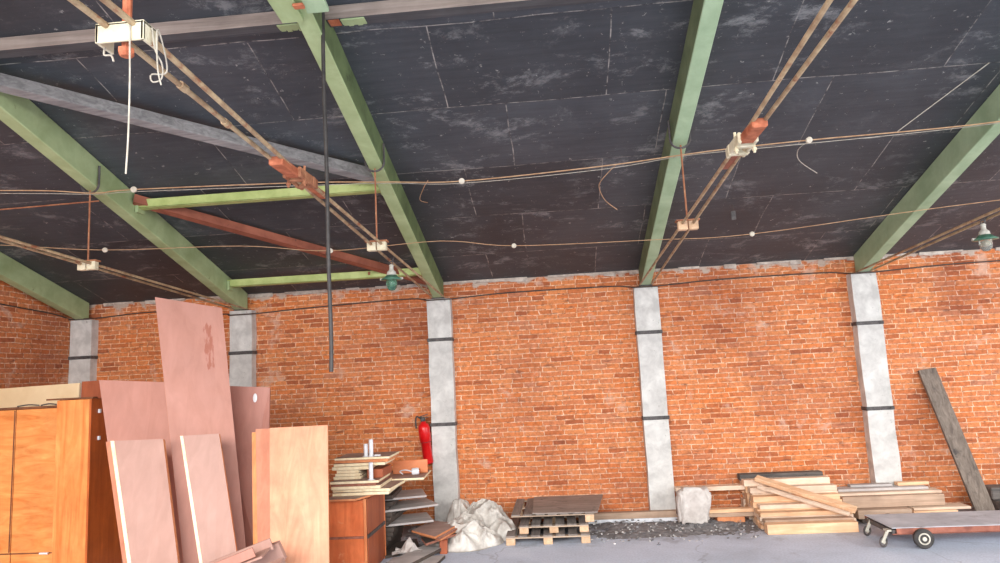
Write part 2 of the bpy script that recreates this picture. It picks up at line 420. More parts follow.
def board(name, label, cat, mat, c, L, W, T, rz=0, ry=0, rx=0, group=None, bev=.003, parent=None):
    """one straight board: length along local X; a mesh of its own"""
    bm = bmesh.new(); box(bm, -L/2, L/2, -W/2, W/2, -T/2, T/2, bev)
    bmesh.ops.recalc_face_normals(bm, faces=bm.faces)
    me = bpy.data.meshes.new(name); bm.to_mesh(me); bm.free()
    for mm in (mat if isinstance(mat, (list, tuple)) else [mat]): me.materials.append(mm)
    if isinstance(mat, (list, tuple)) and len(mat) == 2:
        for p in me.polygons: p.material_index = 0 if abs(p.normal.z) > .8 else 1
    o = bpy.data.objects.new(name, me); C.objects.link(o)
    o.rotation_euler = (rx, ry, rz)
    if parent:
        o.parent = parent; o.location = Vector(c) - root_loc(parent)
    else: o.location = c
    if label: tag(o, label, cat, group)
    return o

def sheet(name, label, cat, mats, TL, TR, BL, BR, th, group=None, floor=.004, parent=None):
    """a leaning sheet: front corners; the lower edge is carried down to the floor. mats = (face, edge)"""
    TL, TR, BL, BR = map(Vector, (TL, TR, BL, BR))
    def down(a, b):
        t = (floor - a.z)/(b.z - a.z); return a + (b-a)*t
    bl, br = down(TL, BL), down(TR, BR)
    n = (TR-TL).cross(bl-TL).normalized()
    if n.y < 0: n = -n
    n *= th
    bm = bmesh.new()
    f = hexa(bm, [bl, br, br+n, bl+n, TL, TR, TR+n, TL+n])
    for i, ff in enumerate(f): ff.material_index = 0 if i in (2, 4) else 1
    org = (bl+br)/2
    o = link(name, bm, mats, parent, origin=org)
    if not parent: tag(o, label, cat, group)
    return o

# ------------------------------------------------------------------ the place: numbers
WALL = 9.04          # face of the back brick wall
COLY = 8.90          # face of the concrete columns
H = 2.917            # top of the columns
S = .2927            # roof slope
Z0 = H + .265        # ceiling height above the column face
GX = -6.72           # face of the left gable wall
RIDGE = 2.3
COLX = [-6.556, -4.268, -1.555, 1.158, 3.871]
XR = 8.2
YB = -4.4
def ceil_z(y, off=0):
    return (Z0 + S*(COLY - y) if y >= RIDGE else Z0 + S*(COLY - RIDGE) - S*(RIDGE - y)) - off

# ------------------------------------------------------------------ setting
bm = bmesh.new(); box(bm, -9, 14, -14, 10, -.15, 0)
structure(link('floor', bm, M['floor']))
bm = bmesh.new()
nx = 60
box(bm, GX-.3, XR, WALL, WALL+.3, 0, ceil_z(WALL))
structure(link('wall_back', bm, M['brick']))
bm = bmesh.new()
pts = [(-.6, 0), (WALL, 0), (WALL, ceil_z(WALL)), (RIDGE, ceil_z(RIDGE)), (-.6, ceil_z(-.6))]
a = [bm.verts.new((GX, y, z)) for y, z in pts]; b_ = [bm.verts.new((GX-.3, y, z)) for y, z in pts]
bm.faces.new(a); bm.faces.new(b_[::-1])
for i in range(5): bm.faces.new([a[i], a[(i+1) % 5], b_[(i+1) % 5], b_[i]])
structure(link('wall_left', bm, M['brick_gable']))
# ceiling: two slopes of tarred boards; local XY lies in the slope
def slope(y0, y1, name):
    c0, c1 = Vector((0, y0, ceil_z(y0))), Vector((0, y1, ceil_z(y1)))
    Ls = (c1-c0).length
    bm = bmesh.new(); box(bm, GX-.3, XR, 0, Ls, 0, .09)
    bmesh.ops.recalc_face_normals(bm, faces=bm.faces)
    me = bpy.data.meshes.new(name); bm.to_mesh(me); bm.free(); me.materials.append(M['ceiling'])
    o = bpy.data.objects.new(name, me); C.objects.link(o)
    o.location = c0; o.rotation_euler = (math.atan2(c1.z-c0.z, c1.y-c0.y), 0, 0)
    return structure(o)
slope(RIDGE, WALL+.3, 'ceiling')
slope(-.6, RIDGE, 'ceiling_rear')

# ragged mortar bead where the wall meets the boards
bm = bmesh.new()
x = GX+.4
while x < XR-.1:
    w = random.uniform(.08, .3)
    if random.random() < .75:
        z1 = ceil_z(WALL)
        h = random.uniform(.015, .05)
        hexa(bm, [(x, WALL-.02, z1-h), (x+w, WALL-.025, z1-h*random.uniform(.4, 1.4)), (x+w, WALL+.01, z1-h), (x, WALL+.01, z1-h), (x, WALL-.03, z1+.01), (x+w, WALL-.03, z1+.01), (x+w, WALL+.01, z1+.01), (x, WALL+.01, z1+.01)], .004)
    x += w
structure(link('trim_1', bm, M['mortar']))
# limewashed foot of the wall
bm = bmesh.new(); box(bm, .15, 1.5, 8.93, WALL+.02, 0, .045, .01)
structure(link('baseboard_back', bm, M['lime']))

# ------------------------------------------------------------------ columns
col_labels = ['stained grey concrete column in the left corner of the hall',
              'grey concrete column behind the tallest mauve sheet',
              'pale concrete column beside the red extinguisher',
              'pale concrete column standing behind the white sack',
              'pale concrete column behind the greyed plank pile, nearest the leaning dark plank']
bands = [[2.40], [2.345], [2.375, 1.28], [2.32, 1.24], [2.285, 1.235]]
for i, x in enumerate(COLX):
    t = thing('concrete_column', col_labels[i], 'column', (x, 8.97, 0), 'concrete columns along the back wall')
    bm = bmesh.new()
    w = .155
    # slightly irregular prism
    rows = 9
    prev = None
    for k in range(rows+1):
        z = H*k/rows
        j = [random.uniform(-.006, .006) for _ in range(3)]
        ring = [bm.verts.new(p) for p in ((x-w+j[0], COLY+j[2], z), (x+w+j[1], COLY+j[2], z), (x+w+j[1], WALL-.001, z), (x-w+j[0], WALL-.001, z))]
        if prev:
            for q in range(4): bm.faces.new([prev[q], prev[(q+1) % 4], ring[(q+1) % 4], ring[q]])
        else: bm.faces.new(ring[::-1])
        prev = ring
    bm.faces.new(prev)
    link('shaft', bm, M['concrete'], t)
    for z in bands[i]:
        bm = bmesh.new()
        box(bm, x-w-.012, x+w+.012, COLY-.014, WALL-.002, z-.022, z+.022, .003)
        tube(bm, [(x+w-.03, COLY-.03, z), (x+w-.03, COLY-.01, z)], .012, 8)
        link('clamp_band', bm, M['dark_steel'], t)

# ------------------------------------------------------------------ rafters
raf_labels = ['yellow-green steel rafter along the left gable wall', 'yellow-green steel rafter crossing the upper left, above the wardrobes',
              'pale green steel rafter landing on the column beside the red extinguisher',
              'pale green steel rafter landing on the column behind the white sack',
              'cool green steel rafter above the leaning dark plank']
raf_m = ['green', 'green', 'green', 'green_cool', 'green_cool']
for i, x in enumerate(COLX):
    t = thing('roof_rafter', raf_labels[i], 'rafter', (x, 8.9, H), 'green steel rafters')
    w = .065
    def rz(y, o): return H + S*(COLY-y) + o
    bm = bmesh.new()
    y0, y1 = (8.97, RIDGE-.01)
    hexa(bm, [(x-w, y1, rz(y1, 0)), (x+w, y1, rz(y1, 0)), (x+w, y0, rz(y0, 0)), (x-w, y0, rz(y0, 0)),
              (x-w, y1, rz(y1, .262)), (x+w, y1, rz(y1, .262)), (x+w, y0, rz(y0, .262)), (x-w, y0, rz(y0, .262))], .006)
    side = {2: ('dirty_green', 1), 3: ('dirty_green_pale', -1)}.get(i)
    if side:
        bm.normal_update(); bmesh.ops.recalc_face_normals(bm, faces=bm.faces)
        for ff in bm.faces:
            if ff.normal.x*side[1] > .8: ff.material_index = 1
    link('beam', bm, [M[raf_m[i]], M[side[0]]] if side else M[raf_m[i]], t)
    bm = bmesh.new(); box(bm, x-.085, x+.085, 8.86, 9.03, H+.001, H+.012, .002)
    link('bearing_plate', bm, M['dark_steel'], t)
    if i == 2:
        for s, xa, xb in ((-1, x-.2, x-.005), (1, x+.045, x+.19)):
            bm = bmesh.new()
            a = 3.70; b2 = 4.16 if s < 0 else 4.10
            hexa(bm, [(xa, a, rz(a, -.03)), (xb, a, rz(a, -.03)), (xb, b2, rz(b2, -.03)), (xa+(.05 if s < 0 else 0), b2, rz(b2, -.03)),
                      (xa, a, rz(a, .0)), (xb, a, rz(a, .0)), (xb, b2, rz(b2, .0)), (xa+(.05 if s < 0 else 0), b2, rz(b2, .0))], .003)
            link('gusset_plate', bm, M['green'] if s < 0 else M['green_cool'], t)
        bm = bmesh.new(); bar(bm, (x-.02, 4.02, rz(4.02, -.04)), (x+.05, 4.02, rz(4.02, -.04)), .05, .02, bev=.004)
        link('rust_weld', bm, M['rust_orange'], t)

# ------------------------------------------------------------------ purlin, braces, struts
t = thing('timber_purlin', 'long grey timber purlin running across the top under the black ceiling', 'purlin', (0, 4.43, ceil_z(4.43, .06)))
bm = bmesh.new()
hexa(bm, [(GX+.02, 4.38, ceil_z(4.38)-.1), (XR, 4.38, ceil_z(4.38)-.1), (XR, 4.50, ceil_z(4.38)-.1), (GX+.02, 4.50, ceil_z(4.38)-.1),
          (GX+.02, 4.38, ceil_z(4.38)-.001), (XR, 4.38, ceil_z(4.38)-.001), (XR, 4.50, ceil_z(4.50)-.001), (GX+.02, 4.50, ceil_z(4.50)-.001)], .004)
bmesh.ops.recalc_face_normals(bm, faces=bm.faces)
for ff in bm.faces: ff.material_index = 1 if ff.normal.z < -.8 else 0
link('beam', bm, [M['purlin_face'], M['tar']], t)
zb = ceil_z(4.38)-.1
for xa, xb in ((COLX[2]-.29, COLX[2]-.08), (COLX[2]+.17, COLX[2]+.34)):
    bm = bmesh.new(); box(bm, xa, xb, 4.39, 4.46, zb-.012, zb-.0005, .003)
    for k in range(5):
        xx = xa+.02+k*(xb-xa-.04)/4
        box(bm, xx-.015, xx+.02, 4.45, 4.475+.012*(k % 2), zb-.011, zb-.001, .002)
    link('bracket', bm, M['green'], t)
bm = bmesh.new(); box(bm, COLX[2]+.08, COLX[2]+.16, 4.39, 4.47, zb-.01, zb-.0005, .003); link('rusty_plate', bm, M['rust_orange'], t)

bm = bmesh.new(); bar(bm, (-4.19, 4.60, ceil_z(4.60, .14)), (-1.63, 6.33, ceil_z(6.33, .1)), .1, .11, up=(0, S, 1), bev=.004)
o = link('diagonal_brace', bm, M['grey_timber'], origin=(-2.9, 5.46, ceil_z(5.46, .1)))
tag(o, 'grey timber brace slanting down between two green rafters, upper left', 'brace')
bm = bmesh.new()
A, B = Vector((-4.20, 6.40, ceil_z(6.40, .13))), Vector((-1.62, 8.76, ceil_z(8.76, .13)))
bar(bm, A, B, .085, .012, up=(0, S, 1)); bar(bm, A+Vector((.03, -.03, .045)), B+Vector((.03, -.03, .045)), .012, .09, up=(0, S, 1))
o = link('diagonal_brace', bm, M['brown_steel'], origin=(A+B)/2)
tag(o, 'red-brown steel angle brace slanting down to the extinguisher column', 'brace')
for y, lab in ((6.49, 'upper yellow-green strut bridging two rafters, above the red-brown brace'), (8.43, 'lower yellow-green strut bridging two rafters, just above the brick wall')):
    t = thing('steel_strut', lab, 'strut', (-2.9, y, ceil_z(y, .12)), 'green steel struts')
    bm = bmesh.new(); z = ceil_z(y, .13)
    box(bm, COLX[1]+.06, COLX[2]-.06, y-.045, y-.033, z-.015, z+.075, .002)
    box(bm, COLX[1]+.06, COLX[2]-.06, y-.045, y+.05, z-.018, z-.006, .002)
    link('angle_bar', bm, M['green_lime'], t)
    for xx in (COLX[1]+.07, COLX[2]-.10):
        bm = bmesh.new(); box(bm, xx, xx+.03, y-.06, y+.06, z-.06, z+.06, .002); link('end_plate', bm, M['green'], t)
    bm = bmesh.new(); box(bm, -2.35, -2.32, y-.06, y-.046, z+.02, z+.06, .004); link('clip', bm, M['rust'], t)

# ------------------------------------------------------------------ tie rods
def tie_z(y): return 2.935 + (8.9-y)*.0472
tie_info = [(1, 'pair of rusty tie rods below the rafter above the wardrobes', None),
            (2, 'pair of rusty tie rods with orange turnbuckle running to the extinguisher column', M['rust']),
            (3, 'rusty tie rods with cream and orange turnbuckle running to the column behind the sack', M['cream_paint']),
            (4, 'pair of rusty tie rods on the far right, carrying the clear glass lamp', None)]
for i, lab, tm in tie_info:
    x = COLX[i]
    t = thing('tie_rod', lab, 'tie rod', (x, 8.9, 2.93), 'steel tie rods under the rafters')
    for s in (-1, 1):
        bm = bmesh.new()
        tube(bm, [(x+s*.075, 8.9, tie_z(8.9)), (x+s*.03, 4.1, tie_z(4.1)), (x+s*.028, 3.95, tie_z(3.95)), (x+s*.052, RIDGE, tie_z(RIDGE)), (x+s*.052, -1.2, tie_z(RIDGE))], .0125, 8)
        link('rod', bm, M['rod'], t)
    yt = 4.03; z = tie_z(yt)
    if i in (2, 3):
        bm = bmesh.new()
        box(bm, x-.042, x+.042, yt-.36, yt-.08, z-.026, z+.026, .008)
        b1 = link('turnbuckle', bm, M['rust_orange'], t)
        bm = bmesh.new()
        box(bm, x-.058, x-.036, yt-.12, yt+.18, z-.03, z+.034, .005); box(bm, x+.036, x+.058, yt-.12, yt+.18, z-.03, z+.034, .005)
        box(bm, x-.055, x+.055, yt-.06, yt-.02, z-.036, z+.026, .005); box(bm, x-.062, x+.062, yt+.09, yt+.13, z-.034, z+.034, .005)
        link('clamp', bm, tm, b1)
        for s in (-1, 1):
            bm = bmesh.new(); tube(bm, [(x+s*.052, yt-.04, z-.07), (x+s*.052, yt-.04, z+.06)], .008, 6); lathe(bm, [(.015, 0), (.015, .014)], (x+s*.052, yt-.04, z-.056), 6)
            link('bolt', bm, tm, b1)
        bm = bmesh.new(); box(bm, x-.026, x+.026, yt+.14, yt+.46, z-.02, z+.02, .008); link('end_nut', bm, M['brown_steel'] if i == 3 else M['rust_orange'], t)
    # coupling sleeves further up
    for yy in ((3.2, 2.8) if i == 2 else ()):
        bm = bmesh.new(); tube(bm, [(x-.043, yy, tie_z(yy)), (x-.043, yy-.05, tie_z(yy-.05))], .019, 8); link('sleeve', bm, M['rod'], t)

# hangers: hook round the rafter, rod, pair of wooden blocks on the ties
hang_labels = {1: 'hanging rod with pale block below the rafter above the wardrobes',
               2: 'hanging rod with cream two-part block near the green glass lamp',
               3: 'hanging rod with tan block below the rafter that lands behind the sack'}
for i, lab in hang_labels.items():
    x = COLX[i]; y = 5.86; z = tie_z(y)
    hx = x + {1: .0, 2: .0, 3: .085}[i]
    t = thing('tie_hanger', lab, 'hanger', (x, y, z), 'hangers on the tie rods')
    rb = H + S*(COLY-y)
    bm = bmesh.new(); tube(bm, [(x, y, z-.04), (x, y, rb-.03)], .008, 6); link('hanger_rod', bm, M['rust'], t)
    bm = bmesh.new()
    pts = [(x-.10, y, rb+.13), (x-.095, y, rb+.05)] + [(x+.0+.09*math.cos(a), y, rb-.005-.05*math.sin(a)) for a in [PI*(1-k/8) for k in range(1, 8)]][::1]
    pts = [(x-.085, y, rb+.2), (x-.085, y, rb+.06), (x-.08, y, rb), (x-.05, y, rb-.04), (x, y, rb-.055), (x+.05, y, rb-.04), (x+.08, y, rb), (x+.085, y, rb+.06), (x+.085, y, rb+.2)]
    tube(bm, spline(pts, 4), .010, 6); link('hook', bm, M['dark_steel'], t)
    for k, s in enumerate((-1, 1)):
        bm = bmesh.new(); box(bm, x+s*.045-.04, x+s*.045+.04, y-.03, y+.03, z-.055, z+.02, .004)
        link('block', bm, M['cream_paint'] if i != 3 else M['pallet_block'], t)
    bm = bmesh.new(); box(bm, x-.10, x+.10, y-.04, y+.04, z+.02, z+.034, .002); link('cover_strip', bm, M['rust'], t)

# cream bracket on the ridge hanger
x = COLX[2]; y = 2.31; z = 3.215
t = thing('tie_bracket', 'cream painted steel bracket on an orange hanging rod, top left', 'bracket', (x, y, z))
bm = bmesh.new()
box(bm, x-.095, x+.095, y-.045, y-.033, z-.035, z+.04, .003); box(bm, x-.095, x+.095, y-.045, y+.05, z+.03, z+.042, .002)
box(bm, x+.083, x+.095, y-.045, y+.05, z-.035, z+.04, .002); box(bm, x-.095, x-.083, y-.045, y+.05, z-.035, z+.04, .002)
link('channel', bm, M['cream_paint'], t)
bm = bmesh.new(); tube(bm, [(x, y, z-.02), (x, y, ceil_z(y)-.005)], .017, 8); h_ = link('hanger_rod', bm, M['rust_orange'], t)
bm = bmesh.new(); lathe(bm, [(.02, 0), (.03, .012), (.03, .03), (.018, .035), (.018, .05)], (x, y, z-.075), 6); link('nut', bm, M['rust_orange'], t)
bm = bmesh.new(); tube(bm, spline([(x-.085, y, z-.03), (x-.088, y, z-.06), (x-.06, y, z-.065), (x-.05, y, z-.09)], 4), .004, 5); link('wire_end', bm, M['cord'], t)
bm = bmesh.new()
tube(bm, spline([(x+.045, y-.05, z+.03), (x+.047, y-.05, z-.08), (x+.043, y-.04, z-.2), (x+.042, y-.04, z-.4), (x+.036, y-.04, z-.545)], 6), .0032, 6)
o = link('hanging_string', bm, M['cord'], origin=(x+.045, y-.05, z)); tag(o, 'thin white string dangling from the cream bracket, top left', 'string')
bm = bmesh.new()
tube(bm, spline([(x+.10, y, z+.03), (x+.115, y, z-.06), (x+.13, y+.02, z-.11), (x+.11, y+.05, z-.15), (x+.075, y+.05, z-.16), (x+.07, y+.05, z-.13), (x+.10, y+.1, z-.10), (x+.115, y+.05, z-.02), (x+.12, y, z+.02), (x+.125, y, z-.13), (x+.14, y, z-.2)], 6), .003, 6)
o = link('wire_loop', bm, M['cord'], origin=(x+.1, y, z)); tag(o, 'tangled loop of pale wire beside the cream bracket', 'wire')

# ------------------------------------------------------------------ pendant lamps
def lamp(x, y, zb, lab, glass, shade):
    t = thing('pendant_lamp', lab, 'lamp', (x, y, zb), 'industrial pendant lamps')
    zt = tie_z(y)
    bm = bmesh.new(); lathe(bm, [(.0, -.085), (.028, -.08), (.046, -.055), (.052, -.02), (.052, .02)], (x, y, zb+.085), 18)
    link('glass_jar', bm, M[glass], t, smooth=True)
    bm = bmesh.new(); lathe(bm, [(.012, .0), (.03, .012), (.03, .04), (.0, .05)], (x, y, zb+.045), 12)
    link('bulb', bm, M['porcelain'], t, smooth=True)
    bm = bmesh.new(); lathe(bm, [(.054, .0), (.1, .004), (.102, .012), (.068, .03), (.05, .05)], (x, y, zb+.1), 22)
    link('lamp_shade', bm, M[shade], t, smooth=True)
    bm = bmesh.new(); lathe(bm, [(.05, 0), (.042, .035), (.022, .055), (.02, .09), (.026, .095), (.012, .11)], (x, y, zb+.145), 16)
    link('lamp_neck', bm, M['lamp_body'], t, smooth=True)
    bm = bmesh.new()
    zr = zb+.255
    torus(bm, (x, y, zr+.012), .017, .005, (0, 1, 0), 14, 6)
    tube(bm, spline([(x, y, zr+.025), (x+.018, y, zr+.04), (x+.02, y, zt-.03), (x+.03, y, zt+.0), (x+.05, y, zt+.015)], 5), .005, 6)
    link('hook', bm, M['dark_steel'], t)
    for s in (-1, 1):
        bm = bmesh.new(); box(bm, x+s*.09-.022, x+s*.09+.022, y-.012, y+.012, zb+.105, zb+.125, .003); link('lug', bm, M['lamp_body'], t)
lamp(-1.555, 6.365, 2.725, 'hanging lamp with a green glass jar and green shade above the brick wall', 'green_glass', 'enamel')
lamp(3.871, 6.41, 2.755, 'hanging lamp with a clear glass jar at the right edge', 'clear_glass', 'enamel')

# ------------------------------------------------------------------ wires
def wire(lab, pts, r, mat, insul=(), name='overhead_wire', cat='wire', sub=6):
    t = thing(name, lab, cat, pts[len(pts)//2])
    bm = bmesh.new(); tube(bm, spline(pts, sub), r, 6); link('strand', bm, M[mat], t)
    for p in insul:
        bm = bmesh.new()
        lathe(bm, [(.008, -.013), (.026, -.011), (.028, -.004), (.016, .0), (.028, .004), (.026, .011), (.008, .013)], p, 14, (.1, -1, -.25)); 
        k = link('insulator', bm, M['porcelain'], t, smooth=False)
    return t
yw = 5.85
W1 = [(-6.6, 5.6, 3.87), (-4.749, 5.7, 3.77), (-4.2, 5.82, 3.735), (-3.80, 5.80, 3.735), (-2.274, 5.90, 3.712), (-1.5, 5.99, 3.685), (-.80, 6.07, 3.663), (.464, 6.0, 3.683), (1.15, 5.9, 3.70), (1.619, 5.871, 3.718), (2.229, 5.837, 3.728), (3.78, 5.774, 3.745), (5.2, 5.6, 3.85), (8.0, 5.4, 3.95)]
wire('pale wire crossing the whole hall just under the rafters with white insulators', W1, .0054, 'wire', [W1[3], W1[6], W1[10]])
bm = bmesh.new(); tube(bm, spline([(p[0], p[1]+.03, p[2]-.012-.01*math.sin(k*2.1)) for k, p in enumerate(W1)], 6), .003, 6)
o = link('overhead_wire', bm, M['cord'], origin=W1[6]); tag(o, 'thin second strand wound along the pale insulator wire', 'wire')
W2 = [(-6.6, 6.62, 3.54), (-5.895, 6.715, 3.526), (-4.886, 6.974, 3.451), (-3.407, 7.089, 3.417), (-2.475, 7.33, 3.345), (-1.228, 7.279, 3.361), (-.434, 7.50, 3.296), (1.074, 7.579, 3.274), (2.183, 7.595, 3.269), (4.554, 7.212, 3.381), (8, 6.9, 3.45)]
wire('thin brown wire near the wall top with small white insulators', W2, .004, 'wire', [W2[2], W2[4], W2[6], W2[8]])
wire('orange twisted wire pair between the gable and the left rafter', [(-6.6, 6.0, 3.72), (-5.6, 6.0, 3.70), (-4.30, 6.03, 3.722)], .007, 'rust')
bm = bmesh.new(); tube(bm, spline([(.604, 6.02, 3.69), (.50, 6.2, 3.63), (.47, 6.387, 3.60), (.539, 6.663, 3.536), (.669, 6.85, 3.475)], 6), .004, 6)
o = link('loose_wire', bm, M['wire'], origin=(.5, 6.3, 3.6)); tag(o, 'curled loose wire end hanging from the pale wire left of the sack rafter', 'wire')
bm = bmesh.new(); tube(bm, spline([(2.229, 5.85, 3.72), (2.19, 6.0, 3.70), (2.27, 6.216, 3.66), (2.501, 6.452, 3.598)], 6), .004, 6)
o = link('loose_wire', bm, M['cord'], origin=(2.3, 6.1, 3.65)); tag(o, 'curled thin wire end below the rightmost white insulator', 'wire')
bm = bmesh.new(); tube(bm, [(2.952, 5.83, 3.742), (3.576, 5.54, ceil_z(5.54, .005))], .004, 6)
o = link('stay_wire', bm, M['cord'], origin=(3.2, 5.7, 3.9)); tag(o, 'straight pale stay wire rising to the ceiling, upper right', 'wire')
bm = bmesh.new(); tube(bm, spline([(-1.30, 7.0, ceil_z(7.0, .01)), (-1.33, 6.75, 3.70), (-1.22, 6.4, 3.72), (-1.12, 6.1, 3.70)], 6), .004, 6)
o = link('loose_wire', bm, M['wire'], origin=(-1.2, 6.6, 3.7)); tag(o, 'thin bent wire just right of the extinguisher column rafter', 'wire')
t = thing('hanging_tag', 'small dark metal tag hung below the black ceiling, right of the tan block', 'tag', (1.98, 7.5, 3.46))
bm = bmesh.new(); box(bm, 1.955, 2.005, 7.495, 7.505, 3.42, 3.52, .003); link('plate', bm, M['dark_steel'], t)
bm = bmesh.new(); tube(bm, [(1.98, 7.5, 3.515), (1.985, 7.5, ceil_z(7.5, .004))], .003, 5); link('wire', bm, M['dark_wire'], t)
# cable clipped along the top of the wall
cw = []
zc = {0: 2.93, 1: 2.86, 2: 2.90, 3: 2.905, 4: 2.915}
for i, x in enumerate(COLX):
    if i: cw += [(x-.5, WALL-.02, zc[i]+.05), (x-.22, WALL-.02, zc[i]+.03)]
    cw += [(x-.16, COLY-.03, zc[i]), (x, COLY-.03, zc[i]), (x+.16, COLY-.03, zc[i]), (x+.23, WALL-.02, zc[i]+.02), (x+1.0, WALL-.02, zc[i]+.055)]
cw += [(5.5, WALL-.02, 2.98), (8.1, WALL-.02, 3.0)]
bm = bmesh.new(); tube(bm, spline(cw, 4), .0085, 6)
o = link('wall_cable', bm, M['dark_wire'], origin=(-.2, WALL-.02, 2.9)); tag(o, 'dark electric cable running along the top of the back brick wall', 'cable')
bm = bmesh.new(); tube(bm, spline([(GX+.012, 4.5, 3.25), (GX+.012, 6.5, 3.12), (GX+.012, 7.67, 3.035), (GX+.012, 8.5, 2.99), (GX+.02, 8.8, 2.95)], 5), .009, 6)
o = link('wall_cable', bm, M['dark_wire'], origin=(GX+.01, 7, 3)); tag(o, 'dark cable running along the left gable wall under its rafter', 'cable')
# black hanging pipe by the purlin
bm = bmesh.new()
tube(bm, spline([(-1.487, 4.33, ceil_z(4.33, .004)), (-1.49, 4.335, 3.9), (-1.482, 4.34, 3.3), (-1.482, 4.345, 2.7), (-1.475, 4.35, 2.2), (-1.478, 4.35, 1.955)], 6), .0135, 10)
o = link('hanging_pipe', bm, M['black_rubber'], origin=(-1.485, 4.34, 1.955)); tag(o, 'long thin black pipe hanging straight down in front of the brick wall', 'pipe')

# ------------------------------------------------------------------ fire extinguisher
x, y = -1.79, 8.86
t = thing('fire_extinguisher', 'red fire extinguisher hung on the wall beside the concrete column', 'fire extinguisher', (x, y, .80))
ax = Vector((-.10, 0, 1)).normalized()
base = Vector((x+.035, y, .80))
bm = bmesh.new(); lathe(bm, [(.058, 0), (.064, .015), (.064, .27), (.074, .275), (.076, .45), (.066, .49), (.035, .515), (.03, .535)], base, 22, ax)
cyl = link('cylinder', bm, M['red'], t, smooth=True)
bm = bmesh.new(); lathe(bm, [(.068, 0), (.068, .008)], base+ax*.268, 22, ax); link('ring', bm, M['dark_steel'], cyl)
bm = bmesh.new(); lathe(bm, [(.03, 0), (.034, .02), (.03, .05), (.018, .06)], base+ax*.53, 14, ax); link('valve', bm, M['dark_steel'], t, smooth=True)
top = base+ax*.59
bm = bmesh.new(); bar(bm, top+Vector((-.05, 0, .0)), top+Vector((.07, 0, .035)), .02, .012, bev=.003); bar(bm, top+Vector((-.05, 0, .0)), top+Vector((.075, 0, -.005)), .02, .01, bev=.003)
link('handle', bm, M['dark_steel'], t)
bm = bmesh.new(); tube(bm, spline([top+Vector((-.02, -.02, -.02)), top+Vector((-.07, -.03, .01)), top+Vector((-.085, -.03, -.06)), top+Vector((-.08, -.03, -.14))], 6), .011, 8); link('hose', bm, M['black_rubber'], t)
bm = bmesh.new(); box(bm, x-.02, x+.05, y+.05, WALL+.01, 1.18, 1.24, .003); link('wall_bracket', bm, M['dark_steel'], t)

# ------------------------------------------------------------------ wardrobes at the left
t = thing('wooden_wardrobe', 'wide orange plywood wardrobe with dark seams at the left edge', 'wardrobe', (-5.8, 7.0, 0))
bm = bmesh.new(); box(bm, -6.60, -5.12, 6.735, 7.3, 0, 1.78, .004); link('carcass', bm, M['orange_dark'], t)
for xa, xb in ((-6.59, -6.10), (-6.092, -5.622), (-5.612, -5.125)):
    bm = bmesh.new(); box(bm, xa, xb, 6.705, 6.733, .352, 1.772, .003); d = link('door', bm, M['orange_ply'], t)
    bm = bmesh.new(); box(bm, xb-.012, xb-.002, 6.698, 6.7045, .36, 1.765, .001); link('edge_strip', bm, M['seam'], d)
    bm = bmesh.new(); box(bm, xa, xb, 6.708, 6.733, .02, .338, .003); link('drawer', bm, M['orange_ply'], t)
bm = bmesh.new(); box(bm, -6.60, -5.12, 6.70, 6.734, 1.776, 1.80, .003); link('top_rail', bm, M['seam'], t)
bm = bmesh.new(); box(bm, -6.60, -5.12, 6.712, 6.734, .338, .352, .001); link('lower_rail', bm, M['seam'], t)
bm = bmesh.new(); box(bm, -5.30, -5.205, 6.69, 6.706, .336, .352, .002); tube(bm, [(-5.23, 6.685, .345), (-5.2, 6.685, .342)], .008, 6); link('bolt', bm, M['white_metal'], t)
for (xa, xb) in ((-5.62, -5.38), (-5.36, -5.19)):
    bm = bmesh.new(); tube(bm, spline([(xa, 6.72, 1.806), ((xa+xb)/2, 6.72, 1.818), (xb, 6.72, 1.808)], 4), .007, 6)
    o = link('metal_rod', bm, M['dark_steel'], origin=((xa+xb)/2, 6.72, 1.806))
    tag(o, 'thin dark rod lying on the wardrobe top edge, %s one' % ('longer' if xb < -5.37 else 'shorter'), 'rod')

t = thing('narrow_cabinet', 'narrow upright orange cabinet standing between the wardrobe and the mauve sheets', 'cabinet', (-4.9, 6.8, 0))
bm = bmesh.new(); box(bm, -5.09, -4.725, 6.622, 7.15, 0, 1.85, .003); link('carcass', bm, M['orange_dark'], t)
bm = bmesh.new(); box(bm, -5.092, -4.745, 6.598, 6.620, .01, 1.846, .003); link('front_panel', bm, M['orange_ply_v'], t)
bm = bmesh.new(); box(bm, -4.743, -4.722, 6.596, 6.620, .01, 1.848, .002); link('edge_strip', bm, M['orange_dark'], t)
bm = bmesh.new(); box(bm, -5.20, -4.70, 6.585, 6.66, 1.851, 1.868, .002); link('top_batten', bm, M['seam'], t)
for z in (1.72, 1.45):
    bm = bmesh.new(); box(bm, -4.724, -4.705, 6.70, 6.73, z-.02, z+.02, .003); link('hinge', bm, M['white_metal'], t)

o = sheet('cream_board', 'cream painted board standing behind the orange wardrobe', 'board', (M['cream_face'], M['cream_edge']),
      (-6.62, 7.5, 2.01), (-5.49, 7.46, 2.03), (-6.6, 7.36, .4), (-5.48, 7.36, .4), .03)
o = sheet('brown_board', 'dark orange-brown board standing next to the cream board', 'board', (M['redbrown_dark'], M['orange_dark']),
      (-5.478, 7.48, 2.045), (-5.16, 7.48, 2.045), (-5.45, 7.38, .4), (-5.13, 7.38, .4), .03)

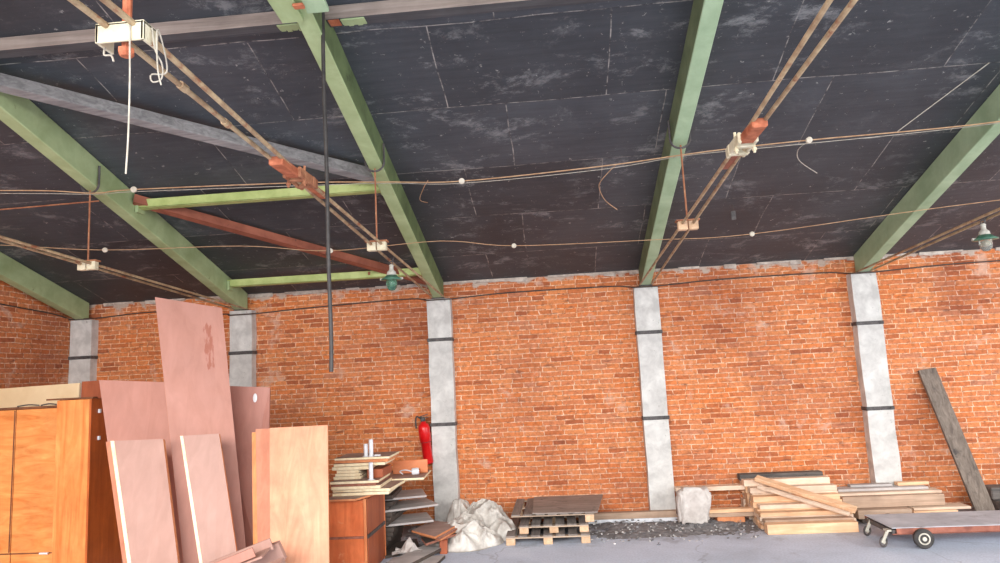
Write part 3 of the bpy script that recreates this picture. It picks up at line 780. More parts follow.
# ------------------------------------------------------------------ leaning sheets
MG = 'leaning fibreboard sheets'
def stain_streaks(m):
    nt = m.node_tree; b = nt.nodes['Principled BSDF']
    col = b.inputs['Base Color'].links[0].from_socket
    v = obj_coord(nt)
    sp = nt.nodes.new('ShaderNodeSeparateXYZ'); nt.links.new(v, sp.inputs[0])
    def band(sock, lo, hi, soft):
        out = []
        for a, b2 in ((lo, lo+soft), (hi, hi-soft)):
            mr = nt.nodes.new('ShaderNodeMapRange'); mr.inputs['From Min'].default_value = a; mr.inputs['From Max'].default_value = b2
            nt.links.new(sock, mr.inputs['Value']); out.append(mr.outputs['Result'])
        mu = nt.nodes.new('ShaderNodeMath'); mu.operation = 'MULTIPLY'
        nt.links.new(out[0], mu.inputs[0]); nt.links.new(out[1], mu.inputs[1]); return mu.outputs[0]
    # x shifts along the leaning edge
    sh = nt.nodes.new('ShaderNodeMath'); sh.operation = 'MULTIPLY_ADD'; sh.inputs[1].default_value = .2
    nt.links.new(sp.outputs[2], sh.inputs[0]); nt.links.new(sp.outputs[0], sh.inputs[2])
    bx, bz = band(sh.outputs[0], .02, .17, .05), band(sp.outputs[2], 1.85, 2.72, .25)
    n = noise_tex(nt, obj_coord(nt, (30, 30, 2.4)), 1, 4, .6)
    m1 = nt.nodes.new('ShaderNodeMath'); m1.operation = 'MULTIPLY'; nt.links.new(bx, m1.inputs[0]); nt.links.new(bz, m1.inputs[1])
    m2 = nt.nodes.new('ShaderNodeMath'); m2.operation = 'MULTIPLY'; nt.links.new(m1.outputs[0], m2.inputs[0]); nt.links.new(n, m2.inputs[1])
    r = ramp(nt, [(.44, (0, 0, 0, 1)), (.54, (.7, .7, .7, 1))]); nt.links.new(m2.outputs[0], r.inputs['Fac'])
    nt.links.new(mixc(nt, 'MIX', r.outputs['Color'], col, lin((158, 84, 62))), b.inputs['Base Color'])
stain_streaks(M['mauve_stained'])
o = sheet('fibreboard_sheet', 'tallest mauve fibreboard sheet, leaning, rising above all the others', 'sheet', (M['mauve_stained'], M['orange_edge']),
      (-3.825, 6.2, 2.784), (-3.31, 6.5, 2.676), (-3.317, 5.85, .448), (-2.876, 6.1, .473), .02, MG)
sheet('fibreboard_sheet', 'broad mauve fibreboard sheet behind the two short ones, next to the orange cabinet', 'sheet', (M['mauve'], M['brown_edge']),
      (-4.58, 6.5, 2.03), (-3.60, 6.55, 1.95), (-4.111, 6.25, .339), (-3.2, 6.3, .339), .02, MG)
t = thing('fibreboard_sheet', 'brownish mauve sheet with a pale slot, behind the peach plywood', 'sheet', (-3.1, 6.6, 0), MG)
sheet('panel', None, None, (M['mauve_dark'], M['brown_edge']), (-3.52, 6.74, 1.92), (-2.952, 6.8, 1.869), (-3.36, 6.55, .6), (-2.875, 6.55, .7), .02, parent=t)
bm = bmesh.new(); lathe(bm, [(.02, 0), (.022, .003), (.0, .006)], (-3.09, 6.76, 1.772), 14, (0, -1, .15))
for v in bm.verts: v.co.z = 1.772 + (v.co.z-1.772)*2.1
h_ = link('handle_plate', bm, M['white_metal'], t)
def edged(lab, TL, TR, BL, BR, th, w):
    """a board with a pale edging strip along its left side"""
    TL, TR, BL, BR = map(Vector, (TL, TR, BL, BR))
    t = thing('fibreboard_sheet', lab, 'sheet', (BL.x, BL.y, 0), MG)
    tf, bf = w/(TR-TL).length, w/(BR-BL).length
    sheet('panel', None, None, (M['mauve_grey'], M['orange_edge']), TL+(TR-TL)*tf, TR, BL+(BR-BL)*bf, BR, th, parent=t)
    o = sheet('edge_strip', None, None, (M['cream_edge'], M['cream_edge']), TL, TL+(TR-TL)*(tf-.004), BL, BL+(BR-BL)*(bf-.004), th, parent=t)
    o['label'] = 'cream edging strip'
edged('short greyish mauve board with cream edge, left of the tallest sheet', (-4.000, 5.85, 1.475), (-3.525, 5.87, 1.47), (-3.655, 5.6, .5), (-3.218, 5.6, .487), .035, .035)
sheet('fibreboard_sheet', 'short orange-edged board just behind the cream-edged mauve board', 'sheet', (M['pink_ply'], M['orange_edge']),
      (-4.085, 5.91, 1.465), (-3.6, 5.93, 1.46), (-3.735, 5.66, .49), (-3.28, 5.66, .487), .03, MG)
edged('narrow greyish mauve board with cream edge in front of the tallest sheet', (-3.357, 5.85, 1.491), (-3.027, 5.9, 1.493), (-3.039, 5.6, .498), (-2.749, 5.65, .571), .03, .026)
t = thing('plywood_sheet', 'large peach plywood sheet standing in front of the brown cabinet', 'sheet', (-2.3, 5.75, 0), 'plywood sheets')
sheet('panel', None, None, (M['peach'], M['orange_edge']), (-2.611, 6.0, 1.515), (-2.081, 6.0, 1.517), (-2.525, 5.8, .56), (-2.019, 5.8, .401), .02, parent=t)
bm = bmesh.new(); lathe(bm, [(.008, 0), (.008, .004)], (-2.14, 5.996, 1.47), 10, (0, -1, .2)); link('screw', bm, M['dark_steel'], t)
sheet('plywood_sheet', 'darker pink plywood strip standing at the left of the peach sheet', 'sheet', (M['pink_ply'], M['cream_edge']),
      (-2.755, 6.035, 1.508), (-2.5, 6.035, 1.508), (-2.65, 5.835, .593), (-2.44, 5.835, .593), .014, 'plywood sheets')
sheet('plywood_sheet', 'orange plywood strip showing behind the pink strip, left of the peach sheet', 'sheet', (M['orange_ply_v'], M['orange_edge']),
      (-2.83, 6.12, 1.475), (-2.6, 6.12, 1.475), (-2.76, 5.98, .88), (-2.5, 5.98, .88), .02, 'plywood sheets')

# slanting fibreboard channel and boards in the foreground
def slant(name, lab, a, b, w, th, mat, up=(0, -.25, 1), grp=None):
    bm = bmesh.new(); a, b = Vector(a), Vector(b); bar(bm, a, b, w, th, up, .003)
    o = link(name, bm, mat, origin=(a+b)/2); tag(o, lab, 'board', grp); return o
t = thing('fibreboard_channel', 'shallow mauve fibreboard channel slanting up in front of the plywood sheets', 'channel', (-3.2, 5.2, .2))
a, b = Vector((-4.06, 5.14, .05)), Vector((-2.31, 5.24, .635))
def off(p, x, y, z): return p + Vector((x, y, z))
bm = bmesh.new(); bar(bm, a, b, .20, .016, (0, -.1, 1), .002); link('base_board', bm, M['mauve_grey'], t)
bm = bmesh.new(); bar(bm, off(a, 0, .1, .04), off(b, 0, .1, .04), .016, .09, (0, -.1, 1), .002); link('side_board', bm, M['mauve_grey'], t)
bm = bmesh.new(); bar(bm, off(a, 0, -.1, .03), off(b, -.05, -.1, .03), .016, .07, (0, -.1, 1), .002); link('side_board', bm, M['mauve'], t)
slant('fibreboard_strip', 'mauve board end propped against the foot of the peach plywood', (-3.95, 5.43, .07), (-2.27, 5.45, .60), .05, .15, M['mauve_grey'])
slant('fibreboard_strip', 'narrow mauve strip slanting nearest the camera at the bottom', (-3.9, 4.98, .05), (-2.11, 5.05, .585), .16, .05, M['mauve_grey'])

# ------------------------------------------------------------------ brown cabinet
t = thing('base_cabinet', 'worn red-brown base cabinet carrying stacked boards, right of the peach sheet', 'cabinet', (-2.19, 7.17, 0))
X0, X1, Ya, Yb_, Zt = -2.40, -1.983, 6.80, 7.50, .735
bm = bmesh.new(); box(bm, X0, X1-.012, Ya+.02, Yb_, .0, Zt, .003); link('carcass', bm, M['redbrown_dark'], t)
for za, zb2, nm in ((.385, .725, 'door'), (.03, .362, 'drawer')):
    bm = bmesh.new(); box(bm, X0+.01, X1-.03, Ya, Ya+.019, za, zb2, .004); d = link(nm, bm, M['redbrown'], t)
    bm = bmesh.new(); box(bm, X1-.011, X1, Ya+.05, Yb_-.03, za, zb2, .003); link('side_panel', bm, M['redbrown_dark'], t)
bm = bmesh.new(); box(bm, X1-.029, X1-.002, Ya-.004, Ya+.019, .0, Zt, .003); link('corner_post', bm, M['trim_orange'], t)
bm = bmesh.new(); box(bm, X1-.011, X1+.004, Yb_-.029, Yb_, 0, Zt, .002); link('rear_post', bm, M['trim_orange'], t)
bm = bmesh.new(); box(bm, X0, X1-.03, Ya+.002, Ya+.019, .363, .384, .002); link('front_rail', bm, M['brown_edge'], t)
bm = bmesh.new(); box(bm, X1-.011, X1+.008, Ya+.03, Yb_-.03, .355, .392, .002); link('side_rail', bm, M['dark_steel'], t)
bm = bmesh.new()
p = [(-2.36, 6.72), (-2.06, 6.72), (-1.96, 6.98), (-1.96, 7.46), (-2.39, 7.46)]
lo = [bm.verts.new((q[0], q[1], Zt+.002)) for q in p]; hi = [bm.verts.new((q[0], q[1], Zt+.02)) for q in p]
f0 = bm.faces.new(lo[::-1]); f1 = bm.faces.new(hi)
for i in range(5):
    f = bm.faces.new([lo[i], lo[(i+1) % 5], hi[(i+1) % 5], hi[i]]); f.material_index = 1
o = link('corner_shelf', bm, [M['brown_top'], M['orange_edge']], origin=(-2.17, 7.1, Zt+.002)); tag(o, 'mauve-brown board with a cut corner lying directly on the brown cabinet', 'board')

# boards stacked on the cabinet, one by one, bottom to top
z = Zt+.021
CB = (M['brown_top'], M['cream_edge']); OB = (M['brown_top'], M['orange_edge'])
spec = [ # (x0, x1, y0, y1, thickness, rz, mats, label)
 (-2.36, -1.79, 6.90, 7.45, .030, .03, CB, 'lowest cream-edged board of the stack on the cabinet'),
 (-2.35, -1.75, 6.92, 7.45, .028, -.06, CB, 'second cream-edged board up, sticking out to the right, on the cabinet'),
 (-2.37, -1.87, 6.90, 7.42, .032, .02, CB, 'third cream-edged board from the bottom of the cabinet stack'),
 (-2.36, -1.90, 6.88, 7.40, .026, -.02, (M['brown_top'], M['brown_edge']), 'brown-edged board in the middle of the cabinet stack'),
 (-2.37, -1.88, 6.86, 7.40, .024, .03, CB, 'cream-edged board under the lone white tube leg'),
 ]
def stack_board(x0, x1, y0, y1, th, rz, mats, lab, z):
    return board('stacked_board', lab, 'board', mats, ((x0+x1)/2, (y0+y1)/2, z+th/2), x1-x0, y1-y0, th-.001, rz, group='boards stacked on the brown cabinet', bev=.002)
for s in spec:
    stack_board(*s[:7], s[7], z); z += s[4]+.0015
zmid = z
lab2 = ['fifth', 'sixth', 'seventh']
for k in range(3):
    stack_board(-2.37+.02*k, -2.10+.03*random.random(), 6.98, 7.45, .03, random.uniform(-.04, .04), CB, ['short cream board resting below the dark red block', 'short cream board level with the dark red block', 'short cream board just below the tilted long boards'][k], z); z += .0315
bm = bmesh.new(); box(bm, -2.03, -1.87, 7.02, 7.40, zmid+.001, zmid+.088, .004)
o = link('wood_block', bm, M['redbrown_dark'], origin=(-1.95, 7.2, zmid)); tag(o, 'dark red-brown wood block wedged in the cabinet stack', 'block')
spec2 = [(-2.38, -1.98, 6.97, 7.45, .034, .0, CB, 'cream board under the top boards, left end of the stack'),
 (-2.37, -1.84, 6.98, 7.46, .028, .03, (M['brown_top'], M['cream_edge']), 'third board from the top of the cabinet stack'),
 (-2.36, -1.80, 7.0, 7.45, .03, -.03, OB, 'orange-edged second board from the top of the cabinet stack'),
 (-2.36, -1.79, 6.99, 7.44, .022, .01, CB, 'topmost thin board of the stack on the cabinet')]
zs = []
for s in spec2:
    stack_board(*s[:7], s[7], z); z += s[4]+.0015; zs.append(z)
ztop = z
TG = 'white tube legs on the boards'
for (x, y, z0, h, lab) in ((-1.985, 7.03, ztop, .165, 'tallest white tube leg on the topmost board'), (-2.045, 7.05, ztop, .12, 'shorter white tube leg beside the tallest one'),
                      (-1.955, 6.90, zmid, .165, 'white tube leg standing lower, in front of the dark red block')):
    t = thing('tube_leg', lab, 'furniture leg', (x, y, z0), TG)
    bm = bmesh.new(); lathe(bm, [(.022, .0), (.022, h-.004), (.019, h)], (x, y, z0+.006), 16); link('tube', bm, M['white_metal'], t, smooth=False)
    bm = bmesh.new(); lathe(bm, [(.036, 0), (.036, .005)], (x, y, z0+.0005), 16); link('flange', bm, M['white_metal'], t)
bm = bmesh.new(); box(bm, -1.95, -1.89, 7.02, 7.05, ztop+.001, ztop+.018, .003)
o = link('metal_clip', bm, M['white_metal'], origin=(-1.9, 7.0, ztop)); tag(o, 'small white metal clip lying on the topmost board', 'clip')

# boards piled behind the cabinet
z = 0.002
k = 0
BG = 'dark boards piled behind the brown cabinet'
tips = {6: ('dusty board poking out low behind the brown cabinet', -1.56, .35), 10: ('dusty board poking out at mid height, longest tip behind the cabinet', -1.52, .5), 13: ('dusty board poking out just under the orange boards', -1.62, .3)}
while z < .80:
    th = .045
    if k in tips:
        lab, xe, rz = tips[k]
        board('piled_board', lab, 'board', M['grey_board'], (xe-.42, 7.98, z+.011), .78, .50, .022, rz, bev=.002, group=BG); th = .022
    else:
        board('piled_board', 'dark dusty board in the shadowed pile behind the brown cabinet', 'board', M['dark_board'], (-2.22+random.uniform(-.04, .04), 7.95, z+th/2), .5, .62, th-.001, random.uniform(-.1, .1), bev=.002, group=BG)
    z += th+.001; k += 1
zt = z
board('flat_shelf', 'pale-edged shelf board sticking out right behind the cabinet stack', 'board', (M['brown_top'], M['cream_edge']), (-1.89, 7.72, zt+.0115), .68, .60, .022, .06, bev=.002)
bm = bmesh.new(); a = Vector((-1.95, 7.60, zt+.026)); bar(bm, (-1.95, 7.78, zt+.098), (-1.56, 7.81, zt+.098), .02, .145, bev=.003)
o = link('orange_panel', bm, M['orange_board'], origin=(-1.74, 7.8, zt+.024)); tag(o, 'small bright orange panel standing on the shelf board', 'panel')
t = thing('plastic_fitting', 'small white plastic roll with a brown end lying before the orange panel', 'fitting', (-1.66, 7.62, zt+.024))
bm = bmesh.new(); lathe(bm, [(.034, 0), (.038, .01), (.036, .07), (.03, .08)], (-1.70, 7.62, zt+.064), 16, (1, .15, .05)); link('roll', bm, M['white_metal'], t)
bm = bmesh.new(); lathe(bm, [(.024, 0), (.024, .012)], (-1.619, 7.633, zt+.068), 14, (1, .15, .05)); link('end_cap', bm, M['orange_dark'], t)
bm = bmesh.new(); tube(bm, spline([(-1.70, 7.60, zt+.07), (-1.76, 7.58, zt+.09), (-1.83, 7.6, zt+.075), (-1.80, 7.62, zt+.04)], 5), .006, 6); link('strap', bm, M['white_metal'], t)

# ------------------------------------------------------------------ low heap right of the cabinet
def poly_board(name, lab, cat, mats, pts, z, th, grp=None):
    bm = bmesh.new()
    lo = [bm.verts.new((q[0], q[1], z)) for q in pts]; hi = [bm.verts.new((q[0], q[1], z+th)) for q in pts]
    bm.faces.new(lo[::-1]); bm.faces.new(hi); n = len(pts)
    for i in range(n):
        f = bm.faces.new([lo[i], lo[(i+1) % n], hi[(i+1) % n], hi[i]]); f.material_index = 1
    c = sum((Vector((q[0], q[1], 0)) for q in pts), Vector())/n
    o = link(name, bm, list(mats), origin=(c.x, c.y, z)); return tag(o, lab, cat, grp)
GB = (M['grey_board'], M['dark_board'])
poly_board('floor_board', 'wide dusty grey board lying flat on the floor beside the brown cabinet', 'board', GB, [(-1.93, 6.75), (-1.40, 6.80), (-1.33, 7.42), (-1.88, 7.40)], .002, .03)
poly_board('floor_board', 'narrow grey board with dark edge resting on the wide floor board', 'board', GB, [(-1.87, 7.05), (-1.62, 6.95), (-1.37, 7.66), (-1.62, 7.72)], .034, .034)
poly_board('floor_board', 'dark board lying flat under the pile, near the crumpled white paper', 'board', (M['dark_board'], M['dark_board']), [(-1.98, 7.45), (-1.66, 7.75), (-1.8, 8.2), (-2.1, 8.0)], .003, .028)
Q = [(-1.745, 7.71), (-1.42, 7.375), (-1.255, 7.98), (-1.60, 8.20)]
def shifted(dx, dy, k=1):
    cx, cy = -1.505, 7.82
    return [(cx+(q[0]-cx)*k+dx, cy+(q[1]-cy)*k+dy) for q in Q]
BP = 'brown boards piled on the floor'
poly_board('brown_board', 'lowest dark long board of the small brown pile on the floor', 'board', (M['dark_board'], M['brown_edge']), [(-1.62, 7.62), (-1.52, 7.36), (-1.20, 7.86), (-1.30, 8.05)], .146, .022, BP)
poly_board('brown_board', 'orange-brown middle board of the small brown pile', 'board', (M['orange_board'], M['orange_edge']), shifted(.05, .03, .9), .169, .022, BP)
poly_board('brown_board', 'second board from the top of the small brown pile', 'board', (M['brown_top'], M['brown_edge']), shifted(.04, .0, .96), .192, .018, BP)
poly_board('brown_board', 'top brown board with pale edge on the small floor pile', 'board', (M['brown_top'], M['orange_edge']), shifted(0, 0, 1), .211, .02, BP)
for c, lab in (((-1.375, 7.62), 'red-brown wood block propping the front of the small brown pile'), ((-1.36, 7.88), 'wood block propping the rear of the small brown pile')):
    bm = bmesh.new(); box(bm, c[0]-.04, c[0]+.04, c[1]-.04, c[1]+.04, 0.001, .145, .004)
    o = link('wood_block', bm, M['redbrown_dark'], origin=(c[0], c[1], 0)); tag(o, lab, 'block')

def crumple(name, lab, cat, fn, nu, nv, mat, org, th=0):
    bm = bmesh.new(); g = []
    for i in range(nu):
        row = []
        for j in range(nv):
            p = fn(i/(nu-1), j/(nv-1)); row.append(bm.verts.new(p) if p else None)
        g.append(row)
    for i in range(nu-1):
        for j in range(nv-1):
            q = [g[i][j], g[i+1][j], g[i+1][j+1], g[i][j+1]]
            if all(q): bm.faces.new(q)
    bmesh.ops.delete(bm, geom=[v for v in bm.verts if not v.link_faces], context='VERTS')
    o = link(name, bm, mat, origin=org, smooth=True); tag(o, lab, cat); return o
def ridged(x, y, z=0):
    return 1-abs(noise.noise(Vector((x, y, z))))*2
prng = random.Random(21)
PH = {(i, j): prng.uniform(0, .045) for i in range(7) for j in range(7)}
PH[(3, 4)] = .155; PH[(2, 4)] = .10; PH[(3, 3)] = .12; PH[(4, 4)] = .095; PH[(3, 5)] = .11; PH[(4, 3)] = .10; PH[(2, 3)] = .045; PH[(4, 2)] = .07
def paper(u, v):
    i, j = round(u*6), round(v*6)
    return (-1.90+.30*u+prng.uniform(-.018, .018), 7.42+.24*v+prng.uniform(-.015, .015), .036+PH[(i, j)])
o = crumple('crumpled_paper', 'crumpled white paper sheet peaked up between the cabinet and the brown pile', 'paper', paper, 7, 7, M['sack'], (-1.75, 7.55, .03))
for p in o.data.polygons: p.use_smooth = False

# tarpaulin heap
def tarp(u, v):
    x = -1.62+.98*u; y = 7.62+1.30*v
    def lobe(cx, cy, rx, ry, h, p=1.6, a=0):
        dx, dy = x-cx, y-cy
        ca, sa = math.cos(a), math.sin(a)
        dx, dy = dx*ca+dy*sa, -dx*sa+dy*ca
        r = (abs(dx/rx)**2.2+abs(dy/ry)**2.2)
        return h*max(0, 1-r)**(1/1.25) if r < 1 else -.01*(r-1)
    wx = x+.06*noise.noise(Vector((x*4, y*4, 3))); wy = y+.06*noise.noise(Vector((x*4, y*4, 8)))
    h = max(lobe(-1.20, 8.12, .36, .46, .27), lobe(-1.02, 8.46, .40, .30, .36, 1.5, -.5), lobe(-1.34, 8.62, .20, .24, .40), lobe(-.84, 8.30, .22, .24, .24, 1.5, -.6), lobe(-1.30, 7.90, .30, .22, .15), lobe(-1.0, 8.05, .22, .25, .16))
    if h < -.0022: return None
    h = max(h, 0)
    f = max(0, ridged(wx*2.6+wy*1.6+2, wy*2.0-wx*1.2))**2*.075 + max(0, ridged(wx*5.5+wy*3, wy*4-wx*4, 4))**2*.045 + max(0, ridged(wx*13+wy*4, wy*10, 7))**2*.014 - .052
    e = min(1, h/.12)
    return (x+.03*noise.noise(Vector((y*3, x*2, 2)))+f*.5*e, y-f*1.1*e, max(.004, h+f*e))
crumple('white_tarpaulin', 'crumpled dirty white tarpaulin heaped at the foot of the concrete column', 'tarpaulin', tarp, 110, 120, M['tarp'], (-1.15, 8.2, 0))

# ------------------------------------------------------------------ pallets
def pallet(lab, x0, y0, z0, W, D, bh, rz, skip=(), slats=6, sheetcover=False, dk=.02):
    t = thing('wooden_pallet', lab, 'pallet', (x0+W/2, y0+D/2, z0), 'pallets stacked against the wall')
    objs = []
    for iy in range(3):
        yy = y0+.045+iy*(D-.09)/2
        bm = bmesh.new(); box(bm, x0, x0+W, yy-.045, yy+.045, z0+bh, z0+bh+dk-.002, .002); objs.append(link('cross_board', bm, M['pallet_x'], t))
        for ix in range(3):
            if (ix, iy) in skip: continue
            xx = x0+.05+ix*(W-.1)/2
            bm = bmesh.new(); box(bm, xx-.05, xx+.05, yy-.044, yy+.044, z0+.001, z0+bh-.001, .004); link('block', bm, M['pallet_block'], t)
    n = slats
    for k in range(n):
        w = .10; xx = x0+w/2+k*(W-w)/(n-1)
        bm = bmesh.new(); box(bm, xx-w/2, xx+w/2, y0, y0+D, z0+bh+dk-.001, z0+bh+2*dk-.002, .002); link('slat', bm, M['pallet'], t)
    return z0+bh+2*dk-.001
zz = pallet('lowest grey pallet of the stack against the brick wall', -.72, 7.86, 0, .93, 1.08, .07, 0, slats=7, dk=.017)
zz = pallet('middle grey pallet of the stack against the brick wall', -.57, 7.93, zz, .77, 1.05, .064, 0, slats=6, dk=.015)
zz = pallet('topmost grey pallet, under the brown plywood sheet', -.66, 7.99, zz, .93, 1.0, .078, 0, skip=((0, 0), (1, 0)), slats=7, dk=.014)
bm = bmesh.new()
p = [(-.42, 7.99), (.31, 7.95), (.43, 9.0), (-.44, 9.0)]
lo = [bm.verts.new((q[0], q[1], zz+.001)) for q in p]; hi = [bm.verts.new((q[0], q[1], zz+.014)) for q in p]
bm.faces.new(lo[::-1]); bm.faces.new(hi)
for i in range(4): bm.faces.new([lo[i], lo[(i+1) % 4], hi[(i+1) % 4], hi[i]])
o = link('plywood_sheet', bm, M['sheet_grey'], origin=(0, 8.5, zz)); tag(o, 'dark grey-brown plywood sheet lying on the pallet stack', 'sheet')

# plank on the wall foot
board('wall_plank', 'weathered board lying along the wall foot between the pallets and the sack', 'board', M['pine_grey'], (.82, 8.85, .085), 1.05, .09, .075, .0)
board('wall_plank', 'low pale batten under the weathered board at the wall foot', 'board', M['lime'], (.80, 8.86, .024), 1.2, .11, .044, .0)

# rubble (cannot be counted)
def rub(u, v):
    x = .15+2.15*u; y = 7.95+1.0*v
    d = min(u, 1-u)*5; d = min(1, d)*min(1, v*2.2)*min(1, (1-v)*6)
    h = d*(.022+.03*noise.noise(Vector((x*3, y*3, 1)))+.02*noise.noise(Vector((x*12, y*12, 2)))+.012*noise.noise(Vector((x*30, y*30, 3))))
    return (x, y, h-.004)
o = crumple('rubble', 'dark gravelly rubble spread along the wall foot', 'rubble', rub, 120, 60, M['rubble'], (1.2, 8.4, 0)); o['kind'] = 'stuff'
def chips(n, xr, yr, s0, s1, mat, lab, name, pw=1):
    bm = bmesh.new()
    for _ in range(n):
        c = Vector((random.uniform(*xr), yr[0]+(yr[1]-yr[0])*random.random()**pw, 0)); s = random.uniform(s0, s1)
        c.z = s*.5
        if .2 < c.x < 2.2 and c.y > 8.1: c.z += .02
        vs = [bm.verts.new(c+Vector((random.uniform(-1, 1), random.uniform(-1, 1), random.uniform(-.6, .6)))*s) for _ in range(7)]
        bmesh.ops.convex_hull(bm, input=vs)
    bmesh.ops.delete(bm, geom=[v for v in bm.verts if not v.link_faces], context='VERTS')
    o = link(name, bm, mat, origin=(1, 8.2, 0)); tag(o, lab, 'rubble', kind='stuff'); return o
chips(200, (.2, 2.2), (7.75, 8.9), .006, .022, M['chips'], 'pale stone chips scattered over the dark rubble by the wall', 'stone_chips', .7)
chips(150, (.28, 2.05), (7.7, 8.9), .008, .028, M['rubble'], 'dark lumps of debris scattered along the wall foot', 'debris', .6)
chips(120, (-2.0, -1.3), (7.9, 8.9), .012, .05, M['rubble'], 'broken debris on the floor behind the small brown pile', 'debris', .8)

# ------------------------------------------------------------------ white sack and loose planks behind it
bm = bmesh.new()
bmesh.ops.create_uvsphere(bm, u_segments=40, v_segments=28, radius=1)
def sgn(a, e): return math.copysign(abs(a)**e, a)
for v in bm.verts:
    n = v.co.normalized()
    p = Vector((sgn(n.x, .42)*.19, sgn(n.y, .5)*.10, sgn(n.z, .36)*.212))
    z01 = (p.z+.215)/.43
    p.x += .035*(z01-.5)+.03*(1-z01)*(1 if n.x < 0 else 0)*-1
    p.x *= (1.04 if z01 > .45 else .92)
    f = max(0, ridged(n.x*3.2+n.z*1.0+5, n.z*.9, n.y))**2*.032 - .006 + .012*noise.noise(p*11) + .006*noise.noise(p*30)
    p += n*(f-.015)
    if .36 < z01 < .46: p.y -= .012
    v.co = p + Vector((1.475, 8.58, .222))
zmin = min(v.co.z for v in bm.verts)
for v in bm.verts: v.co.z = max(v.co.z-zmin-.012, 0)+.012
o = link('white_sack', bm, M['sack'], origin=(1.475, 8.58, 0), smooth=True); tag(o, 'dusty white sack slumped against the wall beside the concrete column', 'sack')

PG = 'pine boards of the stepped pile'
board('loose_plank', 'pale plank jutting out of the pine pile behind the sack top', 'board', M['pine_pale'], (1.86, 8.84, .372), 1.10, .12, .05, 0)
board('loose_plank', 'upper of two short pine boards jutting out low beside the sack', 'board', M['pine'], (1.90, 8.62, .148), .60, .11, .04, .02)
board('loose_plank', 'lower of two short pine boards jutting out low beside the sack', 'board', M['pine_grey'], (1.91, 8.64, .100), .66, .12, .045, -.02)
bm = bmesh.new(); box(bm, 1.74, 2.06, 8.6, 8.72, .004, .076, .006)
o = link('brick', bm, M['orange_edge'], origin=(1.9, 8.66, 0)); tag(o, 'loose reddish brick under the two short pine boards', 'brick')

# stepped pile of pine boards, front row low, back row high
rows = [ # y centre, number of boards, board thickness, x start, x end
 (8.03, 1, .108, 2.16, 3.12), (8.16, 3, .042, 2.15, 3.12), (8.29, 4, .045, 2.14, 3.15), (8.42, 5, .048, 2.16, 3.13),
 (8.55, 5, .062, 2.16, 3.14), (8.68, 6, .065, 2.15, 3.13), (8.81, 6, .077, 2.14, 3.10), (8.93, 7, .073, 2.13, 3.06)]
mats = ['pine', 'pine_pale', 'pine_pale', 'pine', 'pine_grey']
for r, (y, n, th, xa, xb) in enumerate(rows):
    z = .002
    for k in range(n):
        a = xa+random.uniform(-.025, .025); b = xb+random.uniform(-.05, .04)
        topb = k == n-1
        if r == 0: lab = 'thick pale pine board on edge at the very front of the stepped pile'
        elif topb and r == len(rows)-1: lab = 'topmost board of the stepped pine pile, against the brick wall'
        elif topb: lab = ['second', 'third', 'fourth', 'fifth', 'sixth', 'seventh'][r-1] + ' visible step of the pine pile counted from the front'
        else: lab = 'pine board under the visible steps of the stepped pile beside the sack'
        m_ = M['pine'] if r == 0 else M[random.choice(mats)]
        if topb and r == len(rows)-1: m_ = M['dark_timber_x']
        board('pine_board', lab, 'board', m_, ((a+b)/2, y, z+th/2), b-a, .124, th-.0015, random.uniform(-.004, .004), group=PG, bev=.003)
        z += th
# loose boards on top
bm = bmesh.new(); bar(bm, (2.26, 8.72, .49), (3.15, 8.13, .200), .10, .045, (0, -.3, 1), .004)
o = link('pine_plank', bm, M['pine'], origin=(2.66, 8.42, .3)); tag(o, 'broad pine plank lying diagonally across the stepped pile', 'board')
bm = bmesh.new(); bar(bm, (2.24, 8.60, .41), (3.05, 8.06, .172), .05, .03, (0, -.3, 1), .003)
o = link('pine_plank', bm, M['pine_pale'], origin=(2.6, 8.3, .25)); tag(o, 'thin pale batten lying just below the diagonal pine plank', 'board')

# greyed plank pile right of it
RG = 'greyed planks piled behind the trolley'
z = .003
spec = [(3.30, 4.36, 8.52, .30, .04, 0, 'dark_board', 'bottom dusty plank of the greyed pile'),
        (3.27, 3.86, 8.50, .22, .10, .042, 'pine_grey', 'short wide greyed plank low at the left end of the pile behind the trolley'),
        (3.88, 4.36, 8.51, .22, .066, .042, 'pine', 'yellowish plank low at the right end of the greyed pile'),
        (3.90, 4.52, 8.53, .20, .030, .109, 'pine_pale', 'longest pale plank of the greyed pile, reaching the leaning plank'),
        (3.16, 4.29, 8.62, .22, .125, .1425, 'pine_grey', 'thick greyed plank in the upper half of the pile behind the trolley'),
        (3.14, 4.30, 8.68, .22, .030, .269, 'pine_pale', 'pale plank second from the top of the pile behind the trolley'),
        (3.18, 4.20, 8.76, .20, .030, .3005, 'grey_board', 'grey top plank of the greyed pile behind the trolley')]
for xa, xb, y, w, th, z, m_, lab in spec:
    board('greyed_plank', lab, 'board', M[m_], ((xa+xb)/2, y, z+th/2), xb-xa, w, th-.001, random.uniform(-.008, .008), group=RG)
z = .3315
board('greyed_plank', 'short pine offcut on top of the greyed pile', 'board', M['pine'], (4.08, 8.80, z+.020), .36, .09, .039, .02, group=RG)
board('greyed_plank', 'short grey batten on top of the greyed pile, beside the column foot', 'board', M['grey_board'], (3.60, 8.80, z+.014), .48, .10, .027, -.02, group=RG)

